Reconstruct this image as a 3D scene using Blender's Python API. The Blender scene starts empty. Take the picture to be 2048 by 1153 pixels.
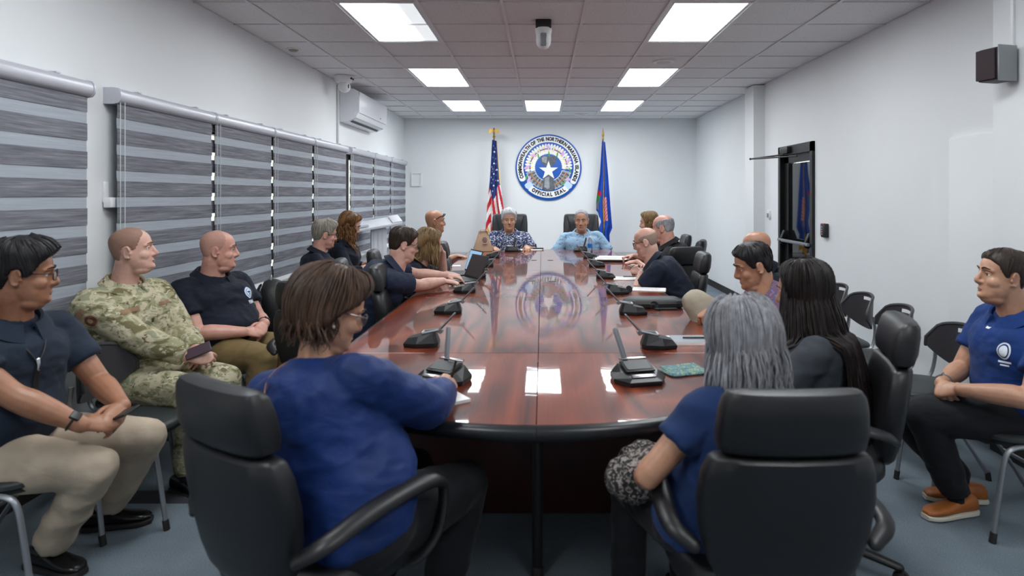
import bpy, math, random
import numpy as np
from math import sin, cos, pi, sqrt, radians, atan2
from mathutils import Vector, Matrix, Euler, noise

random.seed(7)
SC = bpy.context.scene
COL = SC.collection

# ------------------------------------------------------------------ camera
FPX, VPX, VPY, CAMH = 1300.0, 1085.0, 391.0, 1.5
cam_d = bpy.data.cameras.new('camera')
cam = bpy.data.objects.new('camera', cam_d)
COL.objects.link(cam)
cam.location = (0, 0, CAMH)
cam.rotation_euler = (pi / 2, 0, 0)
cam_d.sensor_width = 36.0
cam_d.lens = FPX / 2048 * 36.0
cam_d.shift_x = (1024 - VPX) / 2048
cam_d.shift_y = (VPY - 576.5) / 2048
cam_d.clip_start = 0.05
cam_d.dof.use_dof = True
cam_d.dof.focus_distance = 6.5
cam_d.dof.aperture_fstop = 2.8
SC.camera = cam

# ------------------------------------------------------------------ world, exposure
LIGHT = 15.0                      # strength of the ceiling panels
w = bpy.data.worlds.new('world'); SC.world = w; w.use_nodes = True
w.node_tree.nodes['Background'].inputs[0].default_value = (1.0, 0.96, 0.86, 1)
w.node_tree.nodes['Background'].inputs[1].default_value = 1.3
SC.view_settings.view_transform = 'Standard'
SC.view_settings.look = 'None'
SC.view_settings.exposure = 0.18
SC.view_settings.gamma = 1.0
SC.view_settings.use_curve_mapping = False
SC.cycles.use_denoising = True
SC.cycles.max_bounces = 8
SC.cycles.diffuse_bounces = 5
SC.cycles.glossy_bounces = 4
SC.cycles.caustics_reflective = False
SC.cycles.caustics_refractive = False
SC.cycles.sample_clamp_indirect = 8.0


def W(px, py, Y):
    """photo pixel at a chosen distance -> world point"""
    return Vector(((px - VPX) * Y / FPX, Y, CAMH - (py - VPY) * Y / FPX))


# ------------------------------------------------------------------ materials
def lin(c):
    r = []
    for v in c[:3]:
        v = v / 255.0
        r.append(v / 12.92 if v <= 0.04045 else ((v + 0.055) / 1.055) ** 2.4)
    return (r[0], r[1], r[2], 1.0)


class NT:
    def __init__(s, m):
        s.t = m.node_tree
        s.b = s.t.nodes['Principled BSDF']

    def n(s, typ, **kw):
        nd = s.t.nodes.new(typ)
        for k, v in kw.items():
            if k[0] == '_':
                setattr(nd, k[1:], v)
            else:
                key = int(k[1:]) if (k[0] == 'i' and k[1:].isdigit()) else k.replace('_', ' ')
                nd.inputs[key].default_value = v
        return nd

    def l(s, a, b):
        s.t.links.new(a, b)

    def coord(s, scale=(1, 1, 1), kind='Object', rot=(0, 0, 0), loc=(0, 0, 0)):
        tc = s.n('ShaderNodeTexCoord')
        mp = s.n('ShaderNodeMapping')
        mp.inputs['Scale'].default_value = scale
        mp.inputs['Rotation'].default_value = rot
        mp.inputs['Location'].default_value = loc
        s.l(tc.outputs[kind], mp.inputs['Vector'])
        return mp.outputs['Vector']

    def noise(s, vec, scale, detail=4, rough=0.5, dist=0):
        nd = s.n('ShaderNodeTexNoise', Scale=scale, Detail=detail, Roughness=rough, Distortion=dist)
        if vec is not None:
            s.l(vec, nd.inputs['Vector'])
        return nd.outputs['Fac']

    def ramp(s, fac, stops, interp='LINEAR'):
        r = s.n('ShaderNodeValToRGB')
        r.color_ramp.interpolation = interp
        e = r.color_ramp.elements
        while len(e) < len(stops):
            e.new(0.5)
        for i, (p, c) in enumerate(stops):
            e[i].position = p
            e[i].color = lin(c)
        s.l(fac, r.inputs['Fac'])
        return r.outputs['Color']

    def bump(s, h, strength=0.3, dist=0.01, to='Normal'):
        b = s.n('ShaderNodeBump', Strength=strength, Distance=dist)
        s.l(h, b.inputs['Height'])
        s.l(b.outputs['Normal'], s.b.inputs[to])


MATS = {}


def mat(name, col=(200, 200, 200), rough=0.5, metal=0.0, spec=0.5, bump=None, var=None, **kw):
    """plain procedural material: colour with a little noise variation and fine relief"""
    if name in MATS:
        return MATS[name]
    m = bpy.data.materials.new(name)
    m.use_nodes = True
    t = NT(m)
    t.b.inputs['Base Color'].default_value = lin(col)
    t.b.inputs['Roughness'].default_value = rough
    t.b.inputs['Metallic'].default_value = metal
    t.b.inputs['Specular IOR Level'].default_value = spec
    for k, v in kw.items():
        t.b.inputs[k.replace('_', ' ')].default_value = v
    if var:
        f = t.noise(t.coord(), var[0], 3)
        c2 = tuple(max(0, min(255, v * (1 - var[1]))) for v in col)
        c1 = tuple(max(0, min(255, v * (1 + var[1]))) for v in col)
        t.l(t.ramp(f, [(0.3, c2), (0.7, c1)]), t.b.inputs['Base Color'])
    if bump:
        f = t.noise(t.coord(), bump[0], 3)
        t.bump(f, bump[1], bump[2] if len(bump) > 2 else 0.005)
    MATS[name] = m
    return m


def emat(name, col, strength):
    m = bpy.data.materials.new(name)
    m.use_nodes = True
    t = NT(m)
    t.b.inputs['Base Color'].default_value = lin(col)
    t.b.inputs['Emission Color'].default_value = lin(col)
    t.b.inputs['Emission Strength'].default_value = strength
    MATS[name] = m
    return m


# ------------------------------------------------------------------ mesh helpers
def V(*a):
    return Vector(a)


def sring(a, b, n=24, e=2.0):
    """superellipse ring in the XY plane"""
    out = []
    for i in range(n):
        t = 2 * pi * i / n
        c, s_ = cos(t), sin(t)
        out.append((a * math.copysign(abs(c) ** (2 / e), c), b * math.copysign(abs(s_) ** (2 / e), s_)))
    return out


def catmull(pts, k):
    """resample a list of equal-length tuples, k sub-steps per span"""
    P = [np.array(p, float) for p in pts]
    if len(P) < 3:
        return [P[0] + (P[-1] - P[0]) * i / k for i in range(k + 1)]
    out = []
    for i in range(len(P) - 1):
        p0 = P[i - 1] if i > 0 else 2 * P[i] - P[i + 1]
        p1, p2 = P[i], P[i + 1]
        p3 = P[i + 2] if i + 2 < len(P) else 2 * P[i + 1] - P[i]
        for j in range(k):
            t = j / k
            out.append(0.5 * (2 * p1 + (p2 - p0) * t + (2 * p0 - 5 * p1 + 4 * p2 - p3) * t * t + (3 * p1 - p0 - 3 * p2 + p3) * t ** 3))
    out.append(P[-1])
    return out


class MB:
    def __init__(s):
        s.v = []; s.f = []; s.mi = []; s.cur = 0

    def add(s, verts, faces):
        o = len(s.v)
        s.v.extend([tuple(p) for p in verts])
        for f in faces:
            s.f.append(tuple(i + o for i in f))
            s.mi.append(s.cur)
        return s

    def box(s, c, d, rot=None, bev=0.0):
        """box centred on c with full sizes d; bev chamfers the vertical and horizontal edges"""
        hx, hy, hz = d[0] / 2, d[1] / 2, d[2] / 2
        R = Euler(rot).to_matrix() if rot is not None and not isinstance(rot, Matrix) else (rot or Matrix.Identity(3))
        C = Vector(c)
        if bev <= 0:
            vs = [C + R @ Vector((x * hx, y * hy, z * hz)) for z in (-1, 1) for x, y in ((-1, -1), (1, -1), (1, 1), (-1, 1))]
            s.add(vs, [(3, 2, 1, 0), (4, 5, 6, 7), (0, 1, 5, 4), (1, 2, 6, 5), (2, 3, 7, 6), (3, 0, 4, 7)])
        else:
            b = min(bev, hx * .99, hy * .99, hz * .99)
            rings = []
            for z, i in ((-hz, b), (-hz + b * .3, b * .3), (-hz + b, 0), (hz - b, 0), (hz - b * .3, b * .3), (hz, b)):
                a_, b_ = hx - i, hy - i
                q = b - i if b - i > 1e-5 else b * .3
                q = b * .6
                pts = [(-a_ + q, -b_), (a_ - q, -b_), (a_, -b_ + q), (a_, b_ - q), (a_ - q, b_), (-a_ + q, b_), (-a_, b_ - q), (-a_, -b_ + q)]
                rings.append([C + R @ Vector((x, y, z)) for x, y in pts])
            s.loft(rings)
        return s

    def loft(s, rings, caps=True, closed=True):
        n = len(rings[0]); o = len(s.v)
        for r in rings:
            s.v.extend([tuple(p) for p in r])
        for k in range(len(rings) - 1):
            for i in range(n if closed else n - 1):
                j = (i + 1) % n
                s.f.append((o + k * n + i, o + k * n + j, o + (k + 1) * n + j, o + (k + 1) * n + i)); s.mi.append(s.cur)
        if caps:
            s.f.append(tuple(o + i for i in range(n - 1, -1, -1))); s.mi.append(s.cur)
            k = len(rings) - 1
            s.f.append(tuple(o + k * n + i for i in range(n))); s.mi.append(s.cur)
        return s

    def tube(s, path, r, n=10, caps='flat', flat=1.0, side=None, sub=0, e=2.0):
        """tube along path; r a number or list; flat scales the second axis; side fixes the first axis"""
        P = [Vector(p) for p in path]
        R = list(r) if isinstance(r, (list, tuple)) else [r] * len(P)
        Fl = list(flat) if isinstance(flat, (list, tuple)) else [flat] * len(P)
        if sub:
            q = catmull([(p[0], p[1], p[2], rr, ff) for p, rr, ff in zip(P, R, Fl)], sub)
            P = [Vector(x[:3]) for x in q]; R = [float(x[3]) for x in q]; Fl = [float(x[4]) for x in q]
        T = []
        for i in range(len(P)):
            d = P[min(i + 1, len(P) - 1)] - P[max(i - 1, 0)]
            T.append(d.normalized() if d.length > 1e-9 else Vector((0, 0, 1)))
        if side is None:
            a = Vector((0, 0, 1)) if abs(T[0].z) < .9 else Vector((1, 0, 0))
            u = T[0].cross(a).normalized()
        else:
            u = Vector(side)
        fr = []
        for i in range(len(P)):
            u = (u - T[i] * u.dot(T[i]))
            u = u.normalized() if u.length > 1e-6 else T[i].orthogonal().normalized()
            fr.append((u.copy(), T[i].cross(u)))
        items = [(P[i], R[i], Fl[i], fr[i]) for i in range(len(P))]
        if caps == 'round':
            pre, post = [], []
            for a in (80, 55, 28):
                c_, s_ = cos(radians(a)), sin(radians(a))
                pre.append((P[0] - T[0] * R[0] * s_, R[0] * c_, Fl[0], fr[0]))
                post.insert(0, (P[-1] + T[-1] * R[-1] * s_, R[-1] * c_, Fl[-1], fr[-1]))
            items = pre + items + post
        base = sring(1, 1, n, e)
        rings = [[p + (f[0] * x + f[1] * y * fl) * rr for x, y in base] for p, rr, fl, f in items]
        return s.loft(rings)

    def lathe(s, prof, n=20, M=None, caps=True):
        """prof: list of (radius, z)"""
        M = M or Matrix.Identity(4)
        rings = [[M @ Vector((r * cos(2 * pi * i / n), r * sin(2 * pi * i / n), z)) for i in range(n)] for r, z in prof]
        return s.loft(rings, caps)

    def sphere(s, c, r, n=14, m=8, R=None):
        """ellipsoid; r a number or 3 radii"""
        rx, ry, rz = (r, r, r) if not isinstance(r, (list, tuple)) else r
        R = R or Matrix.Identity(3)
        C = Vector(c)
        rings = []
        for k in range(1, m):
            a = -pi / 2 + pi * k / m
            rings.append([C + R @ Vector((rx * cos(a) * cos(2 * pi * i / n), ry * cos(a) * sin(2 * pi * i / n), rz * sin(a))) for i in range(n)])
        o = len(s.v)
        s.loft(rings, caps=False)
        b = len(s.v)
        s.v.append(tuple(C + R @ Vector((0, 0, -rz)))); s.v.append(tuple(C + R @ Vector((0, 0, rz))))
        L = o + (m - 2) * n
        for i in range(n):
            s.f.append((b, o + (i + 1) % n, o + i)); s.mi.append(s.cur)
            s.f.append((b + 1, L + i, L + (i + 1) % n)); s.mi.append(s.cur)
        return s

    def prism(s, poly, z0, z1, M=None):
        """polygon (x,y) extruded z0..z1, then moved by M"""
        M = M or Matrix.Identity(4)
        a = [M @ Vector((x, y, z0)) for x, y in poly]
        b = [M @ Vector((x, y, z1)) for x, y in poly]
        return s.loft([a, b])

    def torus(s, c, R, r, M=None, n=24, k=8, sq=(1, 1)):
        M = M or Matrix.Identity(3)
        C = Vector(c)
        o = len(s.v)
        for i in range(n):
            a = 2 * pi * i / n
            for j in range(k):
                b = 2 * pi * j / k
                rr = R + r * cos(b)
                s.v.append(tuple(C + M @ Vector((rr * cos(a) * sq[0], rr * sin(a) * sq[1], r * sin(b)))))
        for i in range(n):
            for j in range(k):
                s.f.append((o + i * k + j, o + ((i + 1) % n) * k + j, o + ((i + 1) % n) * k + (j + 1) % k, o + i * k + (j + 1) % k)); s.mi.append(s.cur)
        return s

    def mesh(s, name):
        me = bpy.data.meshes.new(name)
        me.from_pydata(s.v, [], s.f)
        return me

    def build(s, name, m, parent=None, smooth=True, world=False, ang=40):
        me = s.mesh(name)
        ms = m if isinstance(m, (list, tuple)) else [m]
        for x in ms:
            me.materials.append(x)
        if len(ms) > 1:
            me.polygons.foreach_set('material_index', s.mi)
        if smooth:
            me.polygons.foreach_set('use_smooth', [True] * len(me.polygons))
            me.set_sharp_from_angle(angle=radians(ang))
        me.update()
        return link(me, name, parent, world)


def link(me, name, parent=None, world=False):
    o = bpy.data.objects.new(name, me)
    COL.objects.link(o)
    if parent is not None:
        o.parent = parent
        if world:
            o.location = -Vector(parent.location)
    return o


def tag(o, label=None, cat=None, group=None, kind=None):
    if label: o['label'] = label
    if cat: o['category'] = cat
    if group: o['group'] = group
    if kind: o['kind'] = kind
    return o


def thing(name, label, cat, loc=(0, 0, 0), rz=0.0, group=None, kind=None):
    o = bpy.data.objects.new(name, None)
    COL.objects.link(o)
    o.empty_display_size = 0.1
    o.location = loc
    o.rotation_euler = (0, 0, rz)
    return tag(o, label, cat, group, kind)


def clone(root, loc, rz=0.0, label=None, group=None):
    r = root.copy(); COL.objects.link(r)
    r.location = loc; r.rotation_euler = (0, 0, rz)
    if label: r['label'] = label
    if group: r['group'] = group
    for ch in KIDS.get(root.name, []):
        c = ch.copy(); COL.objects.link(c); c.parent = r
        for g in KIDS.get(ch.name, []):
            d = g.copy(); COL.objects.link(d); d.parent = c
    return r


KIDS = {}


def reg(root):
    """remember the parts of a prototype so that clone() can copy them"""
    for o in list(COL.objects):
        if o.parent is not None:
            KIDS.setdefault(o.parent.name, [])
            if o not in KIDS[o.parent.name]:
                KIDS[o.parent.name].append(o)
    return root


def struct(name, mb, m, parent=None, smooth=False):
    o = mb.build(name, m, parent, smooth)
    if parent is None:
        o['kind'] = 'structure'
    return o


def text_mesh(txt, size=1.0, depth=0.0, bold=0.0, align='CENTER'):
    """built-in font lettering as (verts, faces) in the XY plane"""
    cu = bpy.data.curves.new('t', 'FONT')
    cu.body = txt; cu.size = size; cu.extrude = depth; cu.offset = bold
    cu.align_x = align; cu.align_y = 'CENTER'
    cu.resolution_u = 3
    o = bpy.data.objects.new('t', cu); COL.objects.link(o)
    dg = bpy.context.evaluated_depsgraph_get()
    me = o.evaluated_get(dg).to_mesh()
    vs = [tuple(v.co) for v in me.vertices]
    fs = [tuple(p.vertices) for p in me.polygons]
    o.evaluated_get(dg).to_mesh_clear()
    bpy.data.objects.remove(o); bpy.data.curves.remove(cu)
    return vs, fs
# ------------------------------------------------------------------ room dimensions
XL, XR, YB, YF, ZC = -2.525, 2.80, 11.85, -2.01, 2.895

M_wall = mat('wall_paint', (226, 228, 230), 0.65, bump=(90, 0.05, 0.002), var=(1.3, 0.008))
M_white = mat('white_plastic', (232, 232, 234), 0.35, bump=(60, 0.03, 0.001))
M_whitemetal = mat('white_metal', (225, 226, 228), 0.4, bump=(70, 0.03, 0.001))
M_black = mat('black_plastic', (22, 22, 24), 0.45, bump=(120, 0.08, 0.001))
M_chrome = mat('chrome', (190, 192, 196), 0.22, 1.0, bump=(50, 0.02, 0.001))
M_greymetal = mat('grey_metal', (150, 152, 155), 0.38, 0.75, bump=(80, 0.04, 0.001))
M_gold = mat('gold_metal', (176, 140, 70), 0.45, 0.9, bump=(60, 0.05, 0.001))
M_rubber = mat('black_rubber', (38, 33, 33), 0.6, bump=(60, 0.1, 0.002), var=(9, 0.25))
M_glass_dark = mat('dark_glass', (18, 22, 24), 0.03, 0.0, 0.9, bump=(2, 0.01, 0.001))


def m_carpet():
    m = bpy.data.materials.new('carpet'); m.use_nodes = True; t = NT(m)
    v = t.coord()
    f1 = t.noise(v, 220, 3, 0.7); f2 = t.noise(v, 3.0, 4)
    mx = t.n('ShaderNodeMix', _data_type='FLOAT'); mx.inputs[0].default_value = 0.25
    t.l(f1, mx.inputs[2]); t.l(f2, mx.inputs[3])
    t.l(t.ramp(mx.outputs[0], [(0.25, (76, 86, 94)), (0.5, (110, 121, 130)), (0.75, (146, 156, 164))]), t.b.inputs['Base Color'])
    t.b.inputs['Roughness'].default_value = 0.95
    t.b.inputs['Specular IOR Level'].default_value = 0.1
    t.bump(f1, 0.6, 0.006)
    return m


M_carpet = m_carpet()
struct('floor', MB().box(((XL + XR) / 2, (YB + YF) / 2, -0.05), (XR - XL + .4, YB - YF + .4, 0.1)), M_carpet)

# ------------------------------------------------------------------ walls
struct('wall_back', MB().box(((XL + XR) / 2, YB + .1, 1.5), (XR - XL + .4, .2, 3.1)), M_wall)
struct('wall_front', MB().box(((XL + XR) / 2, YF - .1, 1.5), (XR - XL + .4, .2, 3.1)), M_wall)
# left wall with the window openings behind the blinds
WINS = [(0.9, 3.40), (3.92, 8.02), (8.46, 11.5)]
WZ0, WZ1 = 0.74, 2.03
mb = MB(); T = 0.18
mb.box((XL - T / 2, (YF + YB) / 2, WZ0 / 2), (T, YB - YF, WZ0))
mb.box((XL - T / 2, (YF + YB) / 2, (WZ1 + 3.05) / 2), (T, YB - YF, 3.05 - WZ1))
edges = [YF] + [e for ab in WINS for e in ab] + [YB]
for a, b in zip(edges[0::2], edges[1::2]):
    mb.box((XL - T / 2, (a + b) / 2, (WZ0 + WZ1) / 2), (T, b - a, WZ1 - WZ0))
struct('wall_left', mb, M_wall)
# right wall with the door opening
DY0, DY1, DZ = 6.68, 7.64, 2.06
mb = MB()
mb.box((XR + .09, (YF + DY0) / 2, 1.525), (.18, DY0 - YF, 3.05))
mb.box((XR + .09, (DY1 + YB) / 2, 1.525), (.18, YB - DY1, 3.05))
mb.box((XR + .09, (DY0 + DY1) / 2, (DZ + 3.05) / 2), (.18, DY1 - DY0, 3.05 - DZ))
wr = struct('wall_right', mb, M_wall)
# two pilasters and the shallow raised panel on the right wall
struct('pilaster', MB().box((2.735, 8.355, 1.445), (.16, .35, 2.889), bev=.006), M_wall, wr, True)
struct('pilaster', MB().box((2.735, 3.485, 1.445), (.16, .70, 2.889), bev=.006), M_wall, wr, True)
struct('raised_panel', MB().box((2.79, 4.13, .945), (.05, .60, 1.89), bev=.012), M_wall, wr, True)
# baseboards
bb = MB()
for y0, y1, x in ((YF, 3.13, XR), (3.13, 3.84, 2.655), (3.84, 4.43, 2.765), (4.43, DY0 - .01, XR), (DY1 + .03, 8.18, XR), (8.18, 8.53, 2.655), (8.53, YB, XR)):
    bb.box((x - .006, (y0 + y1) / 2, .05), (.012, y1 - y0, .1))
for y in (3.13, 8.18):
    bb.box((2.725, y - .006, .05), (.15, .012, .1))
struct('baseboard_right', bb, M_rubber)
struct('baseboard_left', MB().box((XL + .006, (YF + YB) / 2, .05), (.012, YB - YF, .1)), M_rubber)
struct('baseboard_back', MB().box(((XL + XR) / 2, YB - .006, .05), (XR - XL, .012, .1)), M_rubber)

# ------------------------------------------------------------------ ceiling: tiles in a T-bar grid
GX = [XL, -2.125, -1.515, -.905, -.295, .315, .925, 1.535, 2.145, XR]
GY = [4.70 + .61 * k for k in range(-11, 12)] + [YB]
LIGHTS = [(2, 0), (6, 0), (2, 4), (6, 4), (2, 8), (4, 8), (6, 8), (2, -4), (6, -4), (2, -8), (6, -8)]   # column, row of near edge counted from Y=4.70


def m_tile():
    m = bpy.data.materials.new('ceiling_tile'); m.use_nodes = True; t = NT(m)
    f = t.noise(t.coord(), 160, 2, 0.6)
    t.l(t.ramp(f, [(0.28, (186, 186, 188)), (0.45, (234, 234, 235))]), t.b.inputs['Base Color'])
    t.b.inputs['Roughness'].default_value = 0.9
    t.b.inputs['Specular IOR Level'].default_value = 0.1
    t.bump(f, 0.25, 0.002)
    return m


M_tile = m_tile()
ceil = struct('ceiling', MB().box(((XL + XR) / 2, (YB + YF) / 2, ZC + .11), (XR - XL + .4, YB - YF + .4, .1)), M_wall)
taken = set()
for c, r in LIGHTS:
    for k in (0, 1):
        taken.add((c, r + k))
tile_me = {}
rt = random.Random(3)
for ci in range(len(GX) - 1):
    for ri in range(len(GY) - 1):
        if (ci, ri - 11) in taken:
            continue
        x0, x1, y0, y1 = GX[ci], GX[ci + 1], GY[ri], GY[ri + 1]
        key = (round(x1 - x0, 3), round(y1 - y0, 3))
        if key not in tile_me:
            tm = MB().box((0, 0, 0), (key[0] - .012, key[1] - .006, .016), bev=.004).mesh('tile')
            tm.materials.append(M_tile)
            tile_me[key] = tm
        o = link(tile_me[key], 'tile', ceil)
        o.location = ((x0 + x1) / 2, (y0 + y1) / 2, ZC + .013 + rt.uniform(-.001, .002))
        o.rotation_euler = (rt.uniform(-.006, .006), rt.uniform(-.003, .003), 0)
M_tbar = mat('grid_bar_paint', (222, 222, 224), 0.5, bump=(40, .03, .001))
me = MB().box((0, 0, 0), (.024, YB - YF, .006)).box((0, 0, .02), (.004, YB - YF, .036)).mesh('grid_bar'); me.materials.append(M_tbar)
for x in GX[1:-1]:
    link(me, 'grid_bar', ceil).location = (x, (YB + YF) / 2, ZC)
me = MB().box((0, 0, 0), (XR - XL, .01, .004)).box((0, 0, .02), (XR - XL, .003, .036)).mesh('grid_bar'); me.materials.append(M_tbar)
for y in GY[1:-1]:
    link(me, 'grid_bar', ceil).location = ((XR + XL) / 2, y, ZC + .0006)

# ------------------------------------------------------------------ ceiling light panels
M_panel = emat('light_panel_lens', (246, 252, 254), LIGHT)
# the near left panel has one tube out: its lens gives less light towards the right
M_panel2 = emat('light_panel_lens_half_out', (246, 252, 254), LIGHT)
_t = NT(M_panel2)
_sx = _t.n('ShaderNodeSeparateXYZ'); _tc = _t.n('ShaderNodeTexCoord'); _t.l(_tc.outputs['Object'], _sx.inputs[0])
_mr = _t.n('ShaderNodeMapRange', _interpolation_type='SMOOTHSTEP')
for _k, _v in ((1, -.10), (2, .16), (3, LIGHT), (4, .62)): _mr.inputs[_k].default_value = _v
_t.l(_sx.outputs[0], _mr.inputs[0]); _t.l(_mr.outputs[0], _t.b.inputs['Emission Strength'])
M_frame = mat('light_frame', (215, 216, 220), 0.4, bump=(60, .02, .001))
LBL = {(2, 0): 'ceiling light panel on the left, nearest the camera', (6, 0): 'ceiling light panel on the right, nearest the camera',
       (2, 4): 'left ceiling light panel in the middle row, beside the air conditioner', (6, 4): 'right ceiling light panel in the middle row, just beyond the round ceiling speaker',
       (2, 8): 'left ceiling light panel in the farthest row', (4, 8): 'centre ceiling light panel in the farthest row, above the seal',
       (6, 8): 'right ceiling light panel in the farthest row, towards the pilaster',
       (2, -4): 'left ceiling light panel above the front end of the table, out of the picture', (6, -4): 'right ceiling light panel above the front end of the table, out of the picture',
       (2, -8): 'left ceiling light panel behind the camera', (6, -8): 'right ceiling light panel behind the camera'}
for c, r in LIGHTS:
    x0, x1 = GX[c], GX[c + 1]; y0 = 4.70 + .61 * r; y1 = y0 + 1.22
    t = thing('ceiling_light', LBL[(c, r)], 'ceiling light', ((x0 + x1) / 2, (y0 + y1) / 2, ZC), 0, 'recessed ceiling light panels')
    hw, hl = (x1 - x0) / 2 - .012, 0.607
    fb = MB()
    for sx in (-1, 1):
        fb.box((sx * (hw - .013), 0, .012), (.026, hl * 2, .02))
        fb.box((0, sx * (hl - .013), .012), (hw * 2 - .05, .026, .02))
    fb.build('frame', M_frame, t, False)
    MB().box((0, 0, .014), (hw * 2 - .05, hl * 2 - .05, .008)).build('diffuser', M_panel2 if (c, r) == (2, 0) else M_panel, t, False)
# ------------------------------------------------------------------ windows and zebra blinds (left wall)
M_wframe = mat('window_frame_white', (228, 230, 232), 0.4, bump=(50, .02, .001))
M_glass = bpy.data.materials.new('window_glass'); M_glass.use_nodes = True
_t = NT(M_glass)
_t.b.inputs['Transmission Weight'].default_value = 1.0
_t.b.inputs['Roughness'].default_value = 0.02
_t.b.inputs['Base Color'].default_value = (0.86, 0.92, 0.93, 1)
_n = _t.noise(_t.coord(), 3, 2); _t.bump(_n, 0.01, 0.001)


def m_blind(name, dark):
    m = bpy.data.materials.new(name); m.use_nodes = True; t = NT(m)
    f = t.noise(t.coord((1, 5, 260)), 1.0, 5, 0.65)
    f2 = t.noise(t.coord((1, 2.2, 60)), 1.0, 3, 0.6)
    mx = t.n('ShaderNodeMix', _data_type='FLOAT'); mx.inputs[0].default_value = 0.45
    t.l(f, mx.inputs[2]); t.l(f2, mx.inputs[3])
    if dark:
        st = [(0.30, (74, 74, 82)), (0.5, (116, 116, 124)), (0.7, (156, 156, 163))]
    else:
        st = [(0.3, (150, 156, 165)), (0.7, (176, 182, 190))]
    t.l(t.ramp(mx.outputs[0], st), t.b.inputs['Base Color'])
    t.b.inputs['Roughness'].default_value = 0.8
    t.b.inputs['Specular IOR Level'].default_value = 0.2
    t.b.inputs['Transmission Weight'].default_value = 0.0
    t.bump(f, 0.3, 0.002)
    return m


M_bd, M_bs = m_blind('blind_fabric_opaque', True), m_blind('blind_fabric_sheer', False)
M_rail = mat('blind_rail', (196, 196, 204), 0.35, 0.25, bump=(40, .02, .001))
M_cord = mat('bead_cord', (205, 212, 210), 0.4, bump=(300, .2, .001))

BX = XL + .07           # plane of the fabric
RAILZ = 2.12


def blind(y0, y1, label, chain=True):
    t = thing('roller_blind', label, 'window blind', (XL, (y0 + y1) / 2, 0), 0, 'grey striped blinds along the left wall')
    h = (y1 - y0) / 2
    # headrail: flat back, rounded front, with end caps
    prof = [(0.0, 2.03), (0.06, 2.03), (0.083, 2.036), (0.096, 2.05), (0.10, 2.075), (0.096, 2.10), (0.083, 2.115), (0.06, 2.12), (0.0, 2.12)]
    rings = [[V(x, y, z) for x, z in prof] for y in (-h, h)]
    rl = MB().loft(rings).build('headrail', M_rail, t, True, ang=50)
    for s in (-1, 1):
        pr = [(x * 1.04, 2.075 + (z - 2.075) * 1.06) for x, z in prof]
        MB().loft([[V(x, s * h + d, z) for x, z in pr] for d in (-.006, .006)]).build('end_cap', M_rail, rl, True)
    for k in (-.6, .6):
        MB().box((.05, k * h, 2.124), (.05, .03, .01), bev=.003).build('clip', M_rail, rl)
    # bands of fabric, opaque and sheer in turn, hanging to the sill
    z = 2.034; k = 0; fh = h - .014
    while z > .75:
        d = .085 if k == 0 else (.062 if k % 2 else .090)
        zb = max(z - d, .735)
        x = .07 if k % 2 == 0 else .066
        b = MB()
        n = 8
        rr = random.Random(k * 7 + int(y0 * 10))
        pts = [(-fh + 2 * fh * i / n) for i in range(n + 1)]
        for (za, zz, xo) in ((z, zb, 0),):
            fr = [V(x + .0008 * rr.uniform(-1, 1), y, za) for y in pts]; lo = [V(x + .0008 * rr.uniform(-1, 1), y, zz) for y in pts]
            bk = [p - V(.0022, 0, 0) for p in fr]; lk = [p - V(.0022, 0, 0) for p in lo]
            b.loft([fr, lo, lk, bk, fr], caps=False, closed=False)
        b.build('opaque_band' if k % 2 == 0 else 'sheer_band', M_bd if k % 2 == 0 else M_bs, t, False)
        z = zb; k += 1
        if zb <= .736: break
    zr = 2.034; kk = 0; ins = .06 if round(y0, 2) in (3.74, 8.30) else 0.0
    while zr > .76:                       # rear layer of the double fabric
        d = .06 if kk == 0 else .094
        MB().box((.050, ins / 2, zr - d / 2), (.0022, 2 * h + .01 - ins, d)).build('rear_band', M_bd, t, False)
        zr -= d + .058; kk += 1
    MB().tube([(.068, -fh, .73), (.068, fh, .73)], .011, 10).build('bottom_rail', M_rail, t)
    if chain:
        for dx, dy in ((.085, -.012), (.10, .006)):
            MB().tube([(dx, -h + .03 + dy, 2.04), (dx, -h + .03 + dy, .95)], .0022, 6).build('bead_cord', M_cord, t)
    return t


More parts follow.
